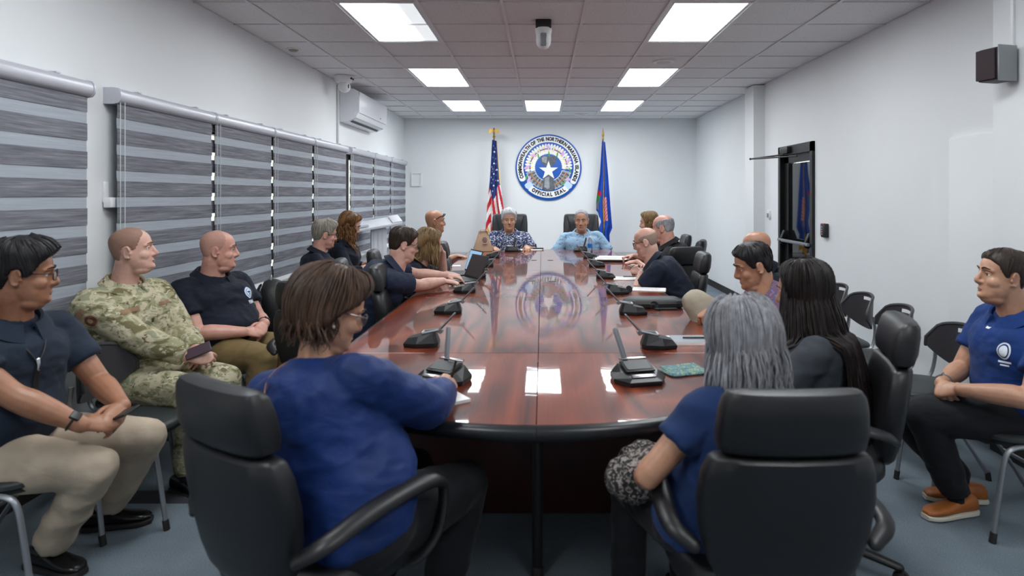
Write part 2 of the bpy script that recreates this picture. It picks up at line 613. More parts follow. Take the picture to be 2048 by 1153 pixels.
BL = [(1.20, 2.36, 'striped grey blind nearest the camera, cut by the left picture edge, short piece'),
      (2.38, 3.52, 'striped grey blind nearest the camera, behind the man with glasses and lanyard'),
      (3.74, 4.84, 'striped grey blind behind the man in camouflage, first of the long window'),
      (4.86, 5.90, 'striped grey blind behind the bald man with the round shirt emblem'),
      (5.92, 6.95, 'striped grey blind of the long window just left of the grey-haired man'),
      (6.97, 8.14, 'striped grey blind behind the curly-haired woman, last of the long window'),
      (8.30, 9.44, 'striped grey blind of the far window behind the white lectern'),
      (9.46, 10.48, 'middle striped grey blind of the far window, right of the white lectern'),
      (10.50, 11.66, 'striped grey blind of the far window next to the room corner')]
for a, b, l in BL:
    blind(a, b, l)
for i, (a, b) in enumerate(WINS):
    t = thing('window_%d' % (i + 1), None, None, (XL, 0, 0)); t['kind'] = 'structure'
    f = MB()
    d = XL
    for z in (WZ0 + .025, WZ1 - .025):
        f.box((-.10, (a + b) / 2, z), (.07, b - a, .05))
    nb = max(2, round((b - a) / 1.04))
    for k in range(nb + 1):
        y = a + (b - a) * k / nb
        f.box((-.10, min(max(y, a + .025), b - .025), (WZ0 + WZ1) / 2), (.07, .05, WZ1 - WZ0 - .1))
    f.build('window_frame', M_wframe, t, False)
    for k in range(nb):
        y0_, y1_ = a + (b - a) * k / nb + .025, a + (b - a) * (k + 1) / nb - .025
        MB().box((-.11, (y0_ + y1_) / 2, (WZ0 + WZ1) / 2), (.006, y1_ - y0_, WZ1 - WZ0 - .1)).build('pane', M_glass, t, False)
    MB().box((.02, (a + b) / 2, WZ0 - .02), (.30, b - a + .06, .035), bev=.006).build('window_sill', M_wframe, t)
    MB().box((.012, (a + b) / 2, WZ0 - .09), (.024, b - a, .10), bev=.004).build('sill_apron', M_wframe, t)

# ------------------------------------------------------------------ door in the right wall
M_bronze = mat('dark_bronze', (24, 23, 24), 0.35, 0.3, bump=(50, .04, .001))
dr = thing('door_1', None, None, (XR, 0, 0)); dr['kind'] = 'structure'
fm = MB()
fm.box((.05, DY1 - .03, DZ / 2), (.16, .06, DZ)).box((.05, DY0 + .03, DZ / 2), (.16, .06, DZ)).box((.05, (DY0 + DY1) / 2, DZ - .05), (.16, DY1 - DY0, .10))
fm.build('door_frame', M_bronze, dr, False)
lf = MB()
lf.box((.04, DY1 - .13, 1.0), (.045, .13, 1.98)).box((.04, DY0 + .115, 1.0), (.045, .10, 1.98))
lf.box((.04, (DY0 + DY1) / 2, 1.93), (.045, DY1 - DY0 - .12, .12)).box((.04, (DY0 + DY1) / 2, .12), (.045, DY1 - DY0 - .12, .22))
lf.build('door_leaf', M_bronze, dr, False)
gl = MB().box((.045, (DY0 + DY1) / 2, 1.04), (.008, DY1 - DY0 - .3, 1.64)).build('pane', M_glass_dark, dr, False)
MB().box((-.012, DY1 + .012, DZ / 2), (.02, .03, DZ)).build('edge_trim', M_chrome, dr, False)
pb = MB()
pb.box((-.045, (DY0 + DY1) / 2, .985), (.03, .86, .035), bev=.006)
pb.build('push_bar', M_greymetal, dr)
for y in (DY0 + .13, DY1 - .13):
    MB().box((-.015, y, 1.02), (.06, .05, .16), rot=(0, .35, 0), bev=.012).build('bar_bracket', M_bronze, dr)
cl = MB().box((-.035, DY1 - .26, 2.01), (.07, .24, .075), bev=.008).build('door_closer', M_black, dr)
MB().tube([(-.05, DY1 - .23, 1.965), (-.34, DY1 + .05, 1.93)], .009, 8).tube([(-.34, DY1 + .05, 1.93), (-.02, DY0 + .42, 1.93)], .009, 8).sphere((-.34, DY1 + .05, 1.93), .014).build('closer_arm', M_black, cl)

# ------------------------------------------------------------------ things on the walls and ceiling
# air conditioner above the blinds on the left wall
t = thing('air_conditioner', 'white split air conditioner mounted high on the left wall', 'air conditioner', (XL + .004, 9.0, 2.57))
ya, yb = -.92, .5
M_ac = mat('ac_white', (228, 229, 235), 0.22, bump=(60, .02, .001))
pr = [(.0, .26), (.17, .26), (.225, .23), (.245, .16), (.24, -.02), (.20, -.10), (.10, -.15), (0, -.155)]
MB().loft([[V(x, y, z) for x, z in pr] for y in (ya, yb)]).build('body', M_ac, t, True, ang=35)
MB().box((.241, (ya + yb) / 2, .09), (.012, yb - ya - .02, .26), rot=(0, .04, 0), bev=.005).build('front_panel', M_ac, t)
MB().box((.185, (ya + yb) / 2, -.098), (.075, yb - ya - .10, .008), rot=(0, -.85, 0), bev=.002).build('louvre', mat('ac_louvre', (205, 214, 216), .4, bump=(50, .02, .001)), t)
MB().box((.125, (ya + yb) / 2, -.138), (.03, yb - ya - .16, .012), rot=(0, -.5, 0)).build('air_slot', M_black, t)
MB().box((.249, .12, .005), (.003, .05, .014)).build('badge', mat('ac_badge', (90, 95, 105), .4, bump=(50, .02, .001)), t)
MB().box((.2, ya - .002, -.05), (.03, .004, .05)).build('screw_cover', M_white, t)
o = MB().tube([(XL + .014, 7.98, 2.85), (XL + .014, 7.98, 2.10)], .014, 8).build('conduit', mat('conduit_paint', (205, 206, 212), .5, bump=(50, .02, .001)))
tag(o, 'thin white conduit running down the left wall beside the air conditioner', 'conduit')

# dome camera by the left wall
p = W(687, 178, 7.6)
t = thing('dome_camera', 'white dome security camera on the ceiling beside the air conditioner', 'camera', (p.x, p.y, ZC))
MB().lathe([(.105, 0), (.11, -.012), (.10, -.05), (.085, -.075), (.07, -.08)], 24).build('housing', M_white, t)
MB().sphere((.01, 0, -.125), .07, 18, 12).build('dome', M_white, t)
MB().box((.09, .0, -.032), (.04, .09, .022), bev=.005).build('sensor_strip', M_black, t)
MB().sphere((.062, -.02, -.125), (.014, .026, .03), 12, 8).build('lens', M_glass_dark, t)

# ptz camera hanging in the middle of the ceiling
p = W(1087, 60, 5.2)
t = thing('hanging_camera', 'white motorised camera hanging from the middle of the ceiling', 'camera', (p.x, p.y, ZC))
MB().box((0, 0, -.03), (.125, .10, .07), bev=.008).build('mount_box', M_black, t)
MB().lathe([(.066, -.06), (.068, -.075), (.064, -.10), (.06, -.115)], 24).build('collar', M_white, t)
MB().lathe([(.06, -.112), (.061, -.15), (.056, -.185), (.04, -.212), (.015, -.224), (.002, -.226)], 24).build('camera_head', M_white, t)
MB().box((.0, -.058, -.158), (.05, .018, .10), bev=.008).build('lens_window', mat('camera_window', (150, 152, 156), .2, bump=(50, .02, .001)), t)
MB().tube([(.02, -.02, 0), (.035, -.03, -.02), (.03, -.045, -.035)], .004, 6, sub=4).build('cable', M_black, t)

# small ceiling fittings
for px, py, nm, lb, ct, r in ((1327, 124, 'ceiling_speaker', 'round white ceiling speaker in front of the middle right light panel', 'speaker', .115),
                              (1162, 229, 'ceiling_speaker', 'small round white ceiling speaker between the two rightmost far lights', 'speaker', .115),
                              (587, 99, 'ceiling_vent', 'small round sprinkler plate near the left edge of the ceiling', 'sprinkler', .07)):
    Y = FPX * (ZC - CAMH) / (VPY - py)
    t = thing(nm, lb, ct, ((px - VPX) * Y / FPX, Y, ZC))
    MB().lathe([(r, .004), (r, -.004), (r * .93, -.010), (r * .85, -.007)], 28).build('rim', M_white, t)
    if ct == 'speaker':
        MB().lathe([(r * .86, -.004), (r * .5, -.009), (.002, -.010)], 28).build('grille', mat('speaker_grille', (206, 205, 206), .6, bump=(700, .8, .003)), t)
    else:
        MB().lathe([(r * .8, 0), (r * .6, -.012), (.03, -.02)], 24).build('deflector', mat('dull_brass', (150, 142, 128), .45, .5, bump=(50, .05, .001)), t)

# wall speaker on the near pilaster with its conduit
t = thing('wall_speaker', 'small black box speaker mounted on the near right pilaster', 'speaker', (2.655, 3.68, 2.235))
MB().box((-.085, -.005, 0), (.14, .13, .185), rot=(0, 0, .25), bev=.012).build('cabinet', mat('speaker_black', (38, 34, 38), .55, bump=(300, .3, .001)), t)
MB().box((-.160, -.02, 0), (.012, .118, .17), rot=(0, 0, .25), bev=.004).build('grille', mat('speaker_cloth', (58, 46, 50), .8, bump=(900, .8, .002)), t)
MB().box((-.08, -.08, .0), (.13, .008, .20), rot=(0, 0, .25), bev=.003).build('side_plate', M_greymetal, t)
MB().box((-.01, .0, 0), (.02, .06, .08), bev=.004).build('wall_bracket', M_black, t)
o = MB().box((2.648, 3.66, 2.61), (.014, .022, .56), bev=.003).build('conduit', M_white)
tag(o, 'thin white conduit running from the ceiling to the black wall speaker', 'conduit')

# keypad, switch, sensor, blank plate
p = W(1651, 460, FPX * XR / (1651 - VPX))
t = thing('keypad', 'black access keypad with red indicator on the right wall beside the door', 'keypad', (XR, p.y, p.z))
MB().box((-.014, .035, 0), (.028, .05, .12), bev=.004).build('back_plate', mat('keypad_plate', (120, 126, 150), .4, bump=(60, .05, .001)), t)
MB().box((-.022, -.035, -.005), (.044, .085, .135), bev=.006).build('housing', M_black, t)
for k in range(4):
    MB().box((-.046, -.02, .03 - k * .024), (.003, .03, .013)).build('key', mat('keypad_key', (170, 120, 118), .4, bump=(60, .05, .001)), t)
MB().box((-.035, -.03, .062), (.02, .05, .008)).build('indicator', mat('red_lens', (220, 60, 70), .3, bump=(60, .05, .001)), t)
p = W(1540, 429, FPX * XR / (1540 - VPX))
t = thing('light_switch', 'small white switch box on the right wall left of the door', 'switch', (XR, p.y, p.z))
MB().box((-.012, 0, 0), (.024, .075, .10), bev=.004).build('plate', M_white, t)
MB().box((-.028, 0, -.012), (.012, .03, .05), bev=.003).build('rocker', M_greymetal, t)
p = W(208, 395, FPX * -XL / (VPX - 208))
t = thing('wall_sensor', 'small white sensor holder on the left wall between the two windows', 'sensor', (XL, p.y, p.z))
MB().box((.008, 0, .03), (.016, .035, .12), bev=.004).build('back_plate', M_white, t)
MB().box((.03, .01, -.03), (.045, .06, .06), bev=.006).build('sensor_body', M_white, t)
p = W(833, 359, YB)
t = thing('wall_frame', 'empty white square frame on the back wall beside the far blinds', 'frame', (p.x, YB, p.z))
fr = MB()
for s in (-1, 1):
    fr.box((s * .085, -.012, 0), (.022, .024, .25)).box((0, -.012, s * .114), (.148, .024, .022))
fr.build('moulding', M_white, t, False)
MB().box((0, -.004, 0), (.15, .008, .21)).build('panel', M_white, t, False)
# cable cover on the floor and low cabinet along the back wall
o = MB().prism([(-.07, 0), (-.035, .016), (.035, .016), (.07, 0)], -2.30, -.72, Matrix(((0, 0, 1, 0), (1, 0, 0, 3.23), (0, 1, 0, 0), (0, 0, 0, 1)))).build('cable_cover', mat('cable_cover_rubber', (44, 46, 52), .6, bump=(60, .1, .001)), None, False)
tag(o, 'dark rubber cable cover strip across the carpet from the left chairs to the table', 'cable cover')
M_cab = mat('cabinet_wood', (84, 34, 26), .35, bump=(20, .05, .002), var=(6, .2))
t = thing('credenza', 'low dark red wooden cabinet along the back wall behind the chairs', 'cabinet', (0, YB - .016, 0))
MB().box((0, -.21, .21), (4.2, .40, .40), bev=.006).build('body', M_cab, t)
MB().box((0, -.22, .435), (4.26, .44, .05), bev=.01).build('top', mat('cabinet_top', (150, 148, 150), .35, bump=(20, .05, .002)), t)
for k in range(6):
    d = MB().box((-1.75 + .7 * k, -.42, .21), (.67, .02, .36), bev=.006).build('door', M_cab, t)
    MB().tube([(-1.75 + .7 * k + .24, -.445, .25), (-1.75 + .7 * k + .24, -.445, .33)], .006, 8).build('handle', M_chrome, d)
# ------------------------------------------------------------------ conference table
TZ = 0.75
TXL, TXR, TY0, TYE, TY1, TXC = -.97, .935, 2.12, 2.87, 9.0, -.02


def m_wood():
    m = bpy.data.materials.new('mahogany_veneer'); m.use_nodes = True; t = NT(m)
    oi = t.n('ShaderNodeObjectInfo')
    add = t.n('ShaderNodeVectorMath', _operation='MULTIPLY_ADD')
    tc = t.n('ShaderNodeTexCoord')
    cmb = t.n('ShaderNodeCombineXYZ')
    t.l(oi.outputs['Random'], cmb.inputs[0]); t.l(oi.outputs['Random'], cmb.inputs[2])
    sc = t.n('ShaderNodeVectorMath', _operation='SCALE'); sc.inputs['Scale'].default_value = 7.0
    t.l(cmb.outputs[0], sc.inputs[0])
    ad = t.n('ShaderNodeVectorMath', _operation='ADD')
    t.l(tc.outputs['Object'], ad.inputs[0]); t.l(sc.outputs[0], ad.inputs[1])
    mp = t.n('ShaderNodeMapping'); mp.inputs['Scale'].default_value = (2.2, .42, 1)
    t.l(ad.outputs[0], mp.inputs['Vector'])
    big = t.noise(mp.outputs[0], 1.3, 2, .4, .4)
    # cathedral rings from a distorted low-frequency field
    mul = t.n('ShaderNodeMath', _operation='MULTIPLY'); mul.inputs[1].default_value = 6.0
    t.l(big, mul.inputs[0])
    fr = t.n('ShaderNodeMath', _operation='PINGPONG'); fr.inputs[1].default_value = 0.5
    t.l(mul.outputs[0], fr.inputs[0])
    mp2 = t.n('ShaderNodeMapping'); mp2.inputs['Scale'].default_value = (90, 3, 1)
    t.l(ad.outputs[0], mp2.inputs['Vector'])
    fine = t.noise(mp2.outputs[0], 1.0, 4, .7)
    mx = t.n('ShaderNodeMix', _data_type='FLOAT'); mx.inputs[0].default_value = .42
    db = t.n('ShaderNodeMath', _operation='MULTIPLY'); db.inputs[1].default_value = 2.0
    t.l(fr.outputs[0], db.inputs[0])
    t.l(db.outputs[0], mx.inputs[2]); t.l(fine, mx.inputs[3])
    t.l(t.ramp(mx.outputs[0], [(0.1, (46, 16, 9)), (0.4, (98, 38, 20)), (0.75, (126, 56, 31)), (1.0, (142, 68, 40))]), t.b.inputs['Base Color'])
    t.b.inputs['Roughness'].default_value = 0.4
    t.b.inputs['Specular IOR Level'].default_value = 0.1
    t.b.inputs['Coat Weight'].default_value = 0.85
    t.b.inputs['Coat Roughness'].default_value = 0.035
    t.b.inputs['Coat IOR'].default_value = 1.42
    # slow ripple of the lacquer
    wv = t.noise(t.coord((5, 13, 1)), 1.0, 2, .5)
    b = t.n('ShaderNodeBump', Strength=0.13, Distance=0.002)
    t.l(wv, b.inputs['Height'])
    t.l(b.outputs[0], t.b.inputs['Coat Normal'])
    return m


M_wood = m_wood()
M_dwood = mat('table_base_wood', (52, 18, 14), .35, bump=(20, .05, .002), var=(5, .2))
M_vinyl = mat('black_table_edge', (26, 27, 31), .33, bump=(160, .08, .001))
tbl = thing('conference_table', 'long glossy reddish-brown wooden conference table with rounded near end', 'table', (TXC, 5.6, 0))
L = tbl.location


def end_y(x):
    u = (x - TXC) / ((TXR - TXL) / 2)
    return TYE - (TYE - TY0) * sqrt(max(0, 1 - u * u))


seams = [3.09, 4.78, 6.47, 8.16, TY1]
for c, (xa, xb) in enumerate(((TXL, TXC), (TXC, TXR))):
    g = .0012
    xa2, xb2 = xa + g, xb - g
    N = 24
    xs = [xa2 + (xb2 - xa2) * (0.5 - 0.5 * cos(pi * i / N)) for i in range(N + 1)]
    poly = [(x, end_y(x)) for x in xs] + [(xb2, seams[0] - g), (xa2, seams[0] - g)]
    polys = [poly]
    for a, b in zip(seams[:-1], seams[1:]):
        polys.append([(xa2, a + g), (xb2, a + g), (xb2, b - g), (xa2, b - g)])
    for p in polys:
        cx = sum(q[0] for q in p) / len(p); cy = sum(q[1] for q in p) / len(p)
        ins = [((x - cx) * (1 - .0015) + cx, (y - cy) * (1 - .0015) + cy) for x, y in p]
        o = MB().loft([[V(x - cx, y - cy, TZ - .035) for x, y in p], [V(x - cx, y - cy, TZ - .001) for x, y in p], [V(x - cx, y - cy, TZ) for x, y in ins]]).build('top_panel', M_wood, tbl, False)
        o.location = Vector((cx, cy, 0)) - L
# padded black edge all round
path = [V(x, end_y(x), TZ - .027) for x in [TXC + (TXR - TXL) / 2 * sin(radians(a)) for a in np.linspace(-90, 90, 41)]]
path = [V(TXL, TY1, TZ - .027), V(TXL, 6, TZ - .027), V(TXL, 3.2, TZ - .027)] + path + [V(TXR, 3.2, TZ - .027), V(TXR, 6, TZ - .027), V(TXR, TY1, TZ - .027)]
half = len(path) // 2
for pp in (path[:half + 1], path[half:]):
    MB().tube(pp, .0265, 12).build('edge_pad', M_vinyl, tbl, True, True)
MB().tube([(TXL, TY1, TZ - .027), (TXR, TY1, TZ - .027)], .0265, 12).build('edge_pad', M_vinyl, tbl, True, True)
# base: skirt panels under the top and pipe legs
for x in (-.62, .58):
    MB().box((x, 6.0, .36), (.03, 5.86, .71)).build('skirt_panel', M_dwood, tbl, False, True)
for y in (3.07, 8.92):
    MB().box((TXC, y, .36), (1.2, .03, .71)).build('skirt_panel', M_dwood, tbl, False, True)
for x, y in ((TXC, 2.56), (-.72, 3.0), (.68, 3.0)):
    lg = MB().lathe([(.022, .04), (.022, .715)], 16, Matrix.Translation((x, y, 0))).build('leg', M_black, tbl, True, True)
    MB().lathe([(.024, 0), (.025, .035), (.0225, .04)], 16, Matrix.Translation((x, y, 0)) ).build('foot_cap', M_rubber, lg, True)
    lg.location = -L
# cable grommets set in the top
for px, py in ((1068, 521), (1101, 521), (1063, 562), (1105, 563)):
    Y = FPX * .75 / (py - VPY)
    MB().lathe([(.034, TZ - .002), (.034, TZ + .002), (.03, TZ + .003), (.001, TZ + .0025)], 20, Matrix.Translation(((px - VPX) * Y / FPX, Y, 0))).build('grommet', M_black, tbl, True, True)
# ------------------------------------------------------------------ figure builder
PENDING = []
from mathutils.bvhtree import BVHTree


def remeshed(mb, name, m, parent, voxel, smooth=3, disp=None):
    """merge the overlapping lofts of mb into one continuous surface"""
    o = mb.build(name, m, parent, False, True)
    md = o.modifiers.new('r', 'REMESH'); md.mode = 'VOXEL'; md.voxel_size = voxel; md.use_smooth_shade = True
    if smooth:
        s = o.modifiers.new('s', 'SMOOTH'); s.factor = .5; s.iterations = smooth
    PENDING.append((o, disp))
    return o


def flush():
    dg = bpy.context.evaluated_depsgraph_get()
    dg.update()
    for o, disp in PENDING:
        me = bpy.data.meshes.new_from_object(o.evaluated_get(dg))
        me.name = o.name
        o.modifiers.clear()
        o.data = me
        me.polygons.foreach_set('use_smooth', [True] * len(me.polygons))
        if disp:
            amp, sc, seed, st = disp
            n = len(me.vertices)
            co = np.empty(n * 3); me.vertices.foreach_get('co', co); co = co.reshape(-1, 3)
            no = np.empty(n * 3); me.vertices.foreach_get('normal', no); no = no.reshape(-1, 3)
            d = np.empty(n)
            for i in range(n):
                p = co[i]
                q = Vector((p[0] * sc + seed, p[1] * sc - seed, p[2] * sc * st))
                a = noise.noise(q); b = noise.noise(q * 2.1 + Vector((5, 3, 1)))
                d[i] = (1 - 2.2 * abs(a)) * .7 + .3 * (1 - 2 * abs(b))
            co += no * (amp * d)[:, None]
            me.vertices.foreach_set('co', co.reshape(-1))
            me.update()
    PENDING.clear()


def interp(x, tab):
    return float(np.interp(x, [a for a, _ in tab], [b for _, b in tab]))


def sstep(x):
    x = max(0.0, min(1.0, x)); return x * x * (3 - 2 * x)


# head profile: z, front y, back y, half width (metres, head centre at ear level)
HP = [(-.120, .056, .010, .020), (-.114, .078, -.004, .040), (-.104, .0890, -.018, .0510), (-.09, .0900, -.036, .0590), (-.075, .0880, -.052, .0635),
      (-.06, .0890, -.066, .0660), (-.045, .0885, -.078, .0680), (-.025, .0865, -.089, .0695), (-.005, .0845, -.096, .0708), (.012, .0870, -.101, .0722), (.03, .0910, -.1045, .0738),
      (.05, .0895, -.105, .0745), (.07, .0830, -.101, .0715), (.088, .0690, -.090, .0630), (.102, .0500, -.073, .0500), (.112, .0270, -.050, .0340), (.118, .0050, -.022, .0140)]
_hz = [h[0] for h in HP]


def head_pt(z, th):
    yf = float(np.interp(z, _hz, [h[1] for h in HP])); yb = float(np.interp(z, _hz, [h[2] for h in HP])); w_ = float(np.interp(z, _hz, [h[3] for h in HP]))
    yc, d = (yf + yb) / 2, (yf - yb) / 2
    s_, c_ = sin(th), cos(th)
    e = 2 / 2.25
    return Vector((w_ * math.copysign(abs(s_) ** e, s_), yc + d * math.copysign(abs(c_) ** e, c_), z))


def head_n(p):
    return (p - Vector((0, -.010, .015 if p.z > 0 else p.z * .6 + .01))).normalized()


HAIRLINE = [(0, .066), (25, .064), (42, .052), (56, .040), (66, .012), (76, -.012), (84, -.014), (88, .012), (104, .012), (112, -.022), (135, -.058), (180, -.068)]


def skin_mat(name, col, rough=.42):
    if name in MATS: return MATS[name]
    m = bpy.data.materials.new(name); m.use_nodes = True; t = NT(m)
    f = t.noise(t.coord(), 28, 4, .6)
    f2 = t.noise(t.coord(), 9, 2, .5)
    mx = t.n('ShaderNodeMix', _data_type='FLOAT'); mx.inputs[0].default_value = .5
    t.l(f, mx.inputs[2]); t.l(f2, mx.inputs[3])
    r, g, b = col
    t.l(t.ramp(mx.outputs[0], [(.3, (r * .90, g * .83, b * .80)), (.5, col), (.72, (min(255, r * 1.05), g * 1.04, b * 1.04))]), t.b.inputs['Base Color'])
    t.b.inputs['Roughness'].default_value = rough
    t.b.inputs['Subsurface Weight'].default_value = 0.05
    t.b.inputs['Subsurface Radius'].default_value = (.012, .004, .002)
    t.b.inputs['Subsurface Scale'].default_value = 0.5
    t.bump(t.noise(t.coord(), 260, 2), .12, .001)
    MATS[name] = m
    return m


def hair_mat(name, c0, c1, rough=.5, stretch=(90, 90, 14)):
    if name in MATS: return MATS[name]
    m = bpy.data.materials.new(name); m.use_nodes = True; t = NT(m)
    f = t.noise(t.coord(stretch), 1.0, 4, .65)
    f2 = t.noise(t.coord(), 11, 2)
    mx = t.n('ShaderNodeMix', _data_type='FLOAT'); mx.inputs[0].default_value = .35
    t.l(f, mx.inputs[2]); t.l(f2, mx.inputs[3])
    t.l(t.ramp(mx.outputs[0], [(.32, c0), (.66, c1)]), t.b.inputs['Base Color'])
    t.b.inputs['Roughness'].default_value = rough
    t.b.inputs['Specular IOR Level'].default_value = .35
    t.bump(f, .5, .004)
    MATS[name] = m
    return m


def cloth_mat(name, col, rough=.8, weave=700, fold=.25, var=.10):
    if name in MATS: return MATS[name]
    m = bpy.data.materials.new(name); m.use_nodes = True; t = NT(m)
    f = t.noise(t.coord(), weave, 2, .6)
    g = t.noise(t.coord((1, 1, 1.7)), 8, 3, .5, .8)
    r_, g_, b_ = col
    t.l(t.ramp(t.noise(t.coord(), 5, 3), [(.3, (r_ * (1 - var), g_ * (1 - var), b_ * (1 - var))), (.7, (min(255, r_ * (1 + var)), min(255, g_ * (1 + var)), min(255, b_ * (1 + var))))]), t.b.inputs['Base Color'])
    t.b.inputs['Roughness'].default_value = rough
    t.b.inputs['Specular IOR Level'].default_value = .25
    t.b.inputs['Sheen Weight'].default_value = .04
    b1 = t.n('ShaderNodeBump', Strength=fold, Distance=.02); t.l(g, b1.inputs['Height'])
    b2 = t.n('ShaderNodeBump', Strength=.25, Distance=.001); t.l(f, b2.inputs['Height']); t.l(b1.outputs[0], b2.inputs['Normal'])
    t.l(b2.outputs[0], t.b.inputs['Normal'])
    MATS[name] = m
    return m


def hand_into(mb, wrist, d, up, side, curl=.5, spread=.25, sc=1.0, thumb=.5):
    """add palm, four unequal fingers with knuckle bends and a thumb; up = back of the hand; side +1 right, -1 left"""
    y = Vector(d).normalized(); z = Vector(up); z = (z - y * z.dot(y)).normalized(); x = y.cross(z)
    ts = -side                                   # the thumb leaves the palm on this side

    def P(a, b, c): return Vector(wrist) + (x * a + y * b + z * c) * sc
    mb.tube([P(0, -.015, 0), P(0, .01, 0), P(ts * .002, .045, 0), P(0, .085, -.002), P(0, .098, -.003)], [.027 * sc, .029 * sc, .039 * sc, .043 * sc, .036 * sc], 14, 'round', [.72, .62, .46, .36, .3], x, sub=3)
    for k, (ox, ln, r) in enumerate(((.0315, .074, .0088), (.0105, .083, .0092), (-.0105, .077, .0088), (-.0305, .060, .0078))):
        a = 0.0; p = Vector((ts * ox, .088 - (.008 if k == 3 else 0), -.003)); pts = [P(*p)]
        sp = spread * (.9 - k * .6) * ts * .25
        cu = curl * (1 + .12 * k)
        for j, (frac, bend) in enumerate(((.45, .75), (.32, 1.0), (.23, .65))):
            a += cu * bend
            L_ = ln * frac
            p = p + Vector((sp * L_, cos(a) * L_, -sin(a) * L_))
            pts.append(P(*p))
        mb.tube(pts, [r * sc, r * .97 * sc, r * .9 * sc, r * .72 * sc], 9, 'round', sub=3)
    b = Vector((ts * .026, .022, -.008))
    q = [b, b + Vector((ts * .022, .022, -.010)), b + Vector((ts * (.036 - .016 * thumb), .050, -.016 - .012 * thumb)), b + Vector((ts * (.040 - .034 * thumb), .074, -.020 - .018 * thumb))]
    mb.tube([P(*v) for v in q], [.014 * sc, .0125 * sc, .0105 * sc, .008 * sc], 9, 'round', sub=3)
    # nails
    return P


def ik(a, c, l1, l2, hint):
    d = c - a; L_ = d.length
    if L_ > (l1 + l2) * .995:
        k = L_ / ((l1 + l2) * .995); l1 *= k; l2 *= k
    L_ = max(L_, abs(l1 - l2) * 1.02, .05)
    x = (l1 * l1 - l2 * l2 + L_ * L_) / (2 * L_)
    h = sqrt(max(l1 * l1 - x * x, 0))
    u = d.normalized()
    n = Vector(hint); n = (n - u * n.dot(u))
    n = n.normalized() if n.length > 1e-5 else u.orthogonal().normalized()
    return a + u * x + n * h


def make_shoe(parent, ankle, yaw, m_up, m_sole, sc=1.0, sole_h=.022, pitch=0.0):
    f = Vector((cos(yaw), sin(yaw), 0)); r = Vector((sin(yaw), -cos(yaw), 0))
    o = Vector((ankle[0], ankle[1], 0)) - f * .03 * sc
    zoff = ankle[2] - .085 * sc

    def P(x, y, z):
        zz = z + max(0.0, (y + .05)) * 0 + zoff + (max(0, -(y - .12)) * sin(pitch))
        return o + r * x * sc + f * y * sc + Vector((0, 0, zz * sc if sc != 1 else zz))
    tabs = [(-.075, .020, .030, .06), (-.065, .031, .034, .088), (-.03, .036, .040, .098), (.02, .038, .042, .094), (.07, .042, .042, .078), (.12, .047, .040, .062), (.165, .047, .036, .054), (.195, .038, .031, .046), (.212, .022, .026, .036)]
    rg = []
    for y, wd, zc, top in catmull(tabs, 3):
        lo = sole_h - .004
        zc = (top + lo) / 2
        rg.append([P(a, y, zc + b) for a, b in sring(wd, (top - lo) / 2, 16, 2.5)])
    up = MB().loft(rg).build('shoe', m_up, parent, True, True)
    rg = []
    for y, wd, zc, top in catmull(tabs, 3):
        rg.append([P(a, y, sole_h / 2 + b) for a, b in sring(wd + .004, sole_h / 2, 16, 5)])
    rg[0] = [p - f * .004 for p in rg[0]]; rg[-1] = [p + f * .005 for p in rg[-1]]
    so = MB().loft(rg).build('sole', m_sole, up, True)
    return up


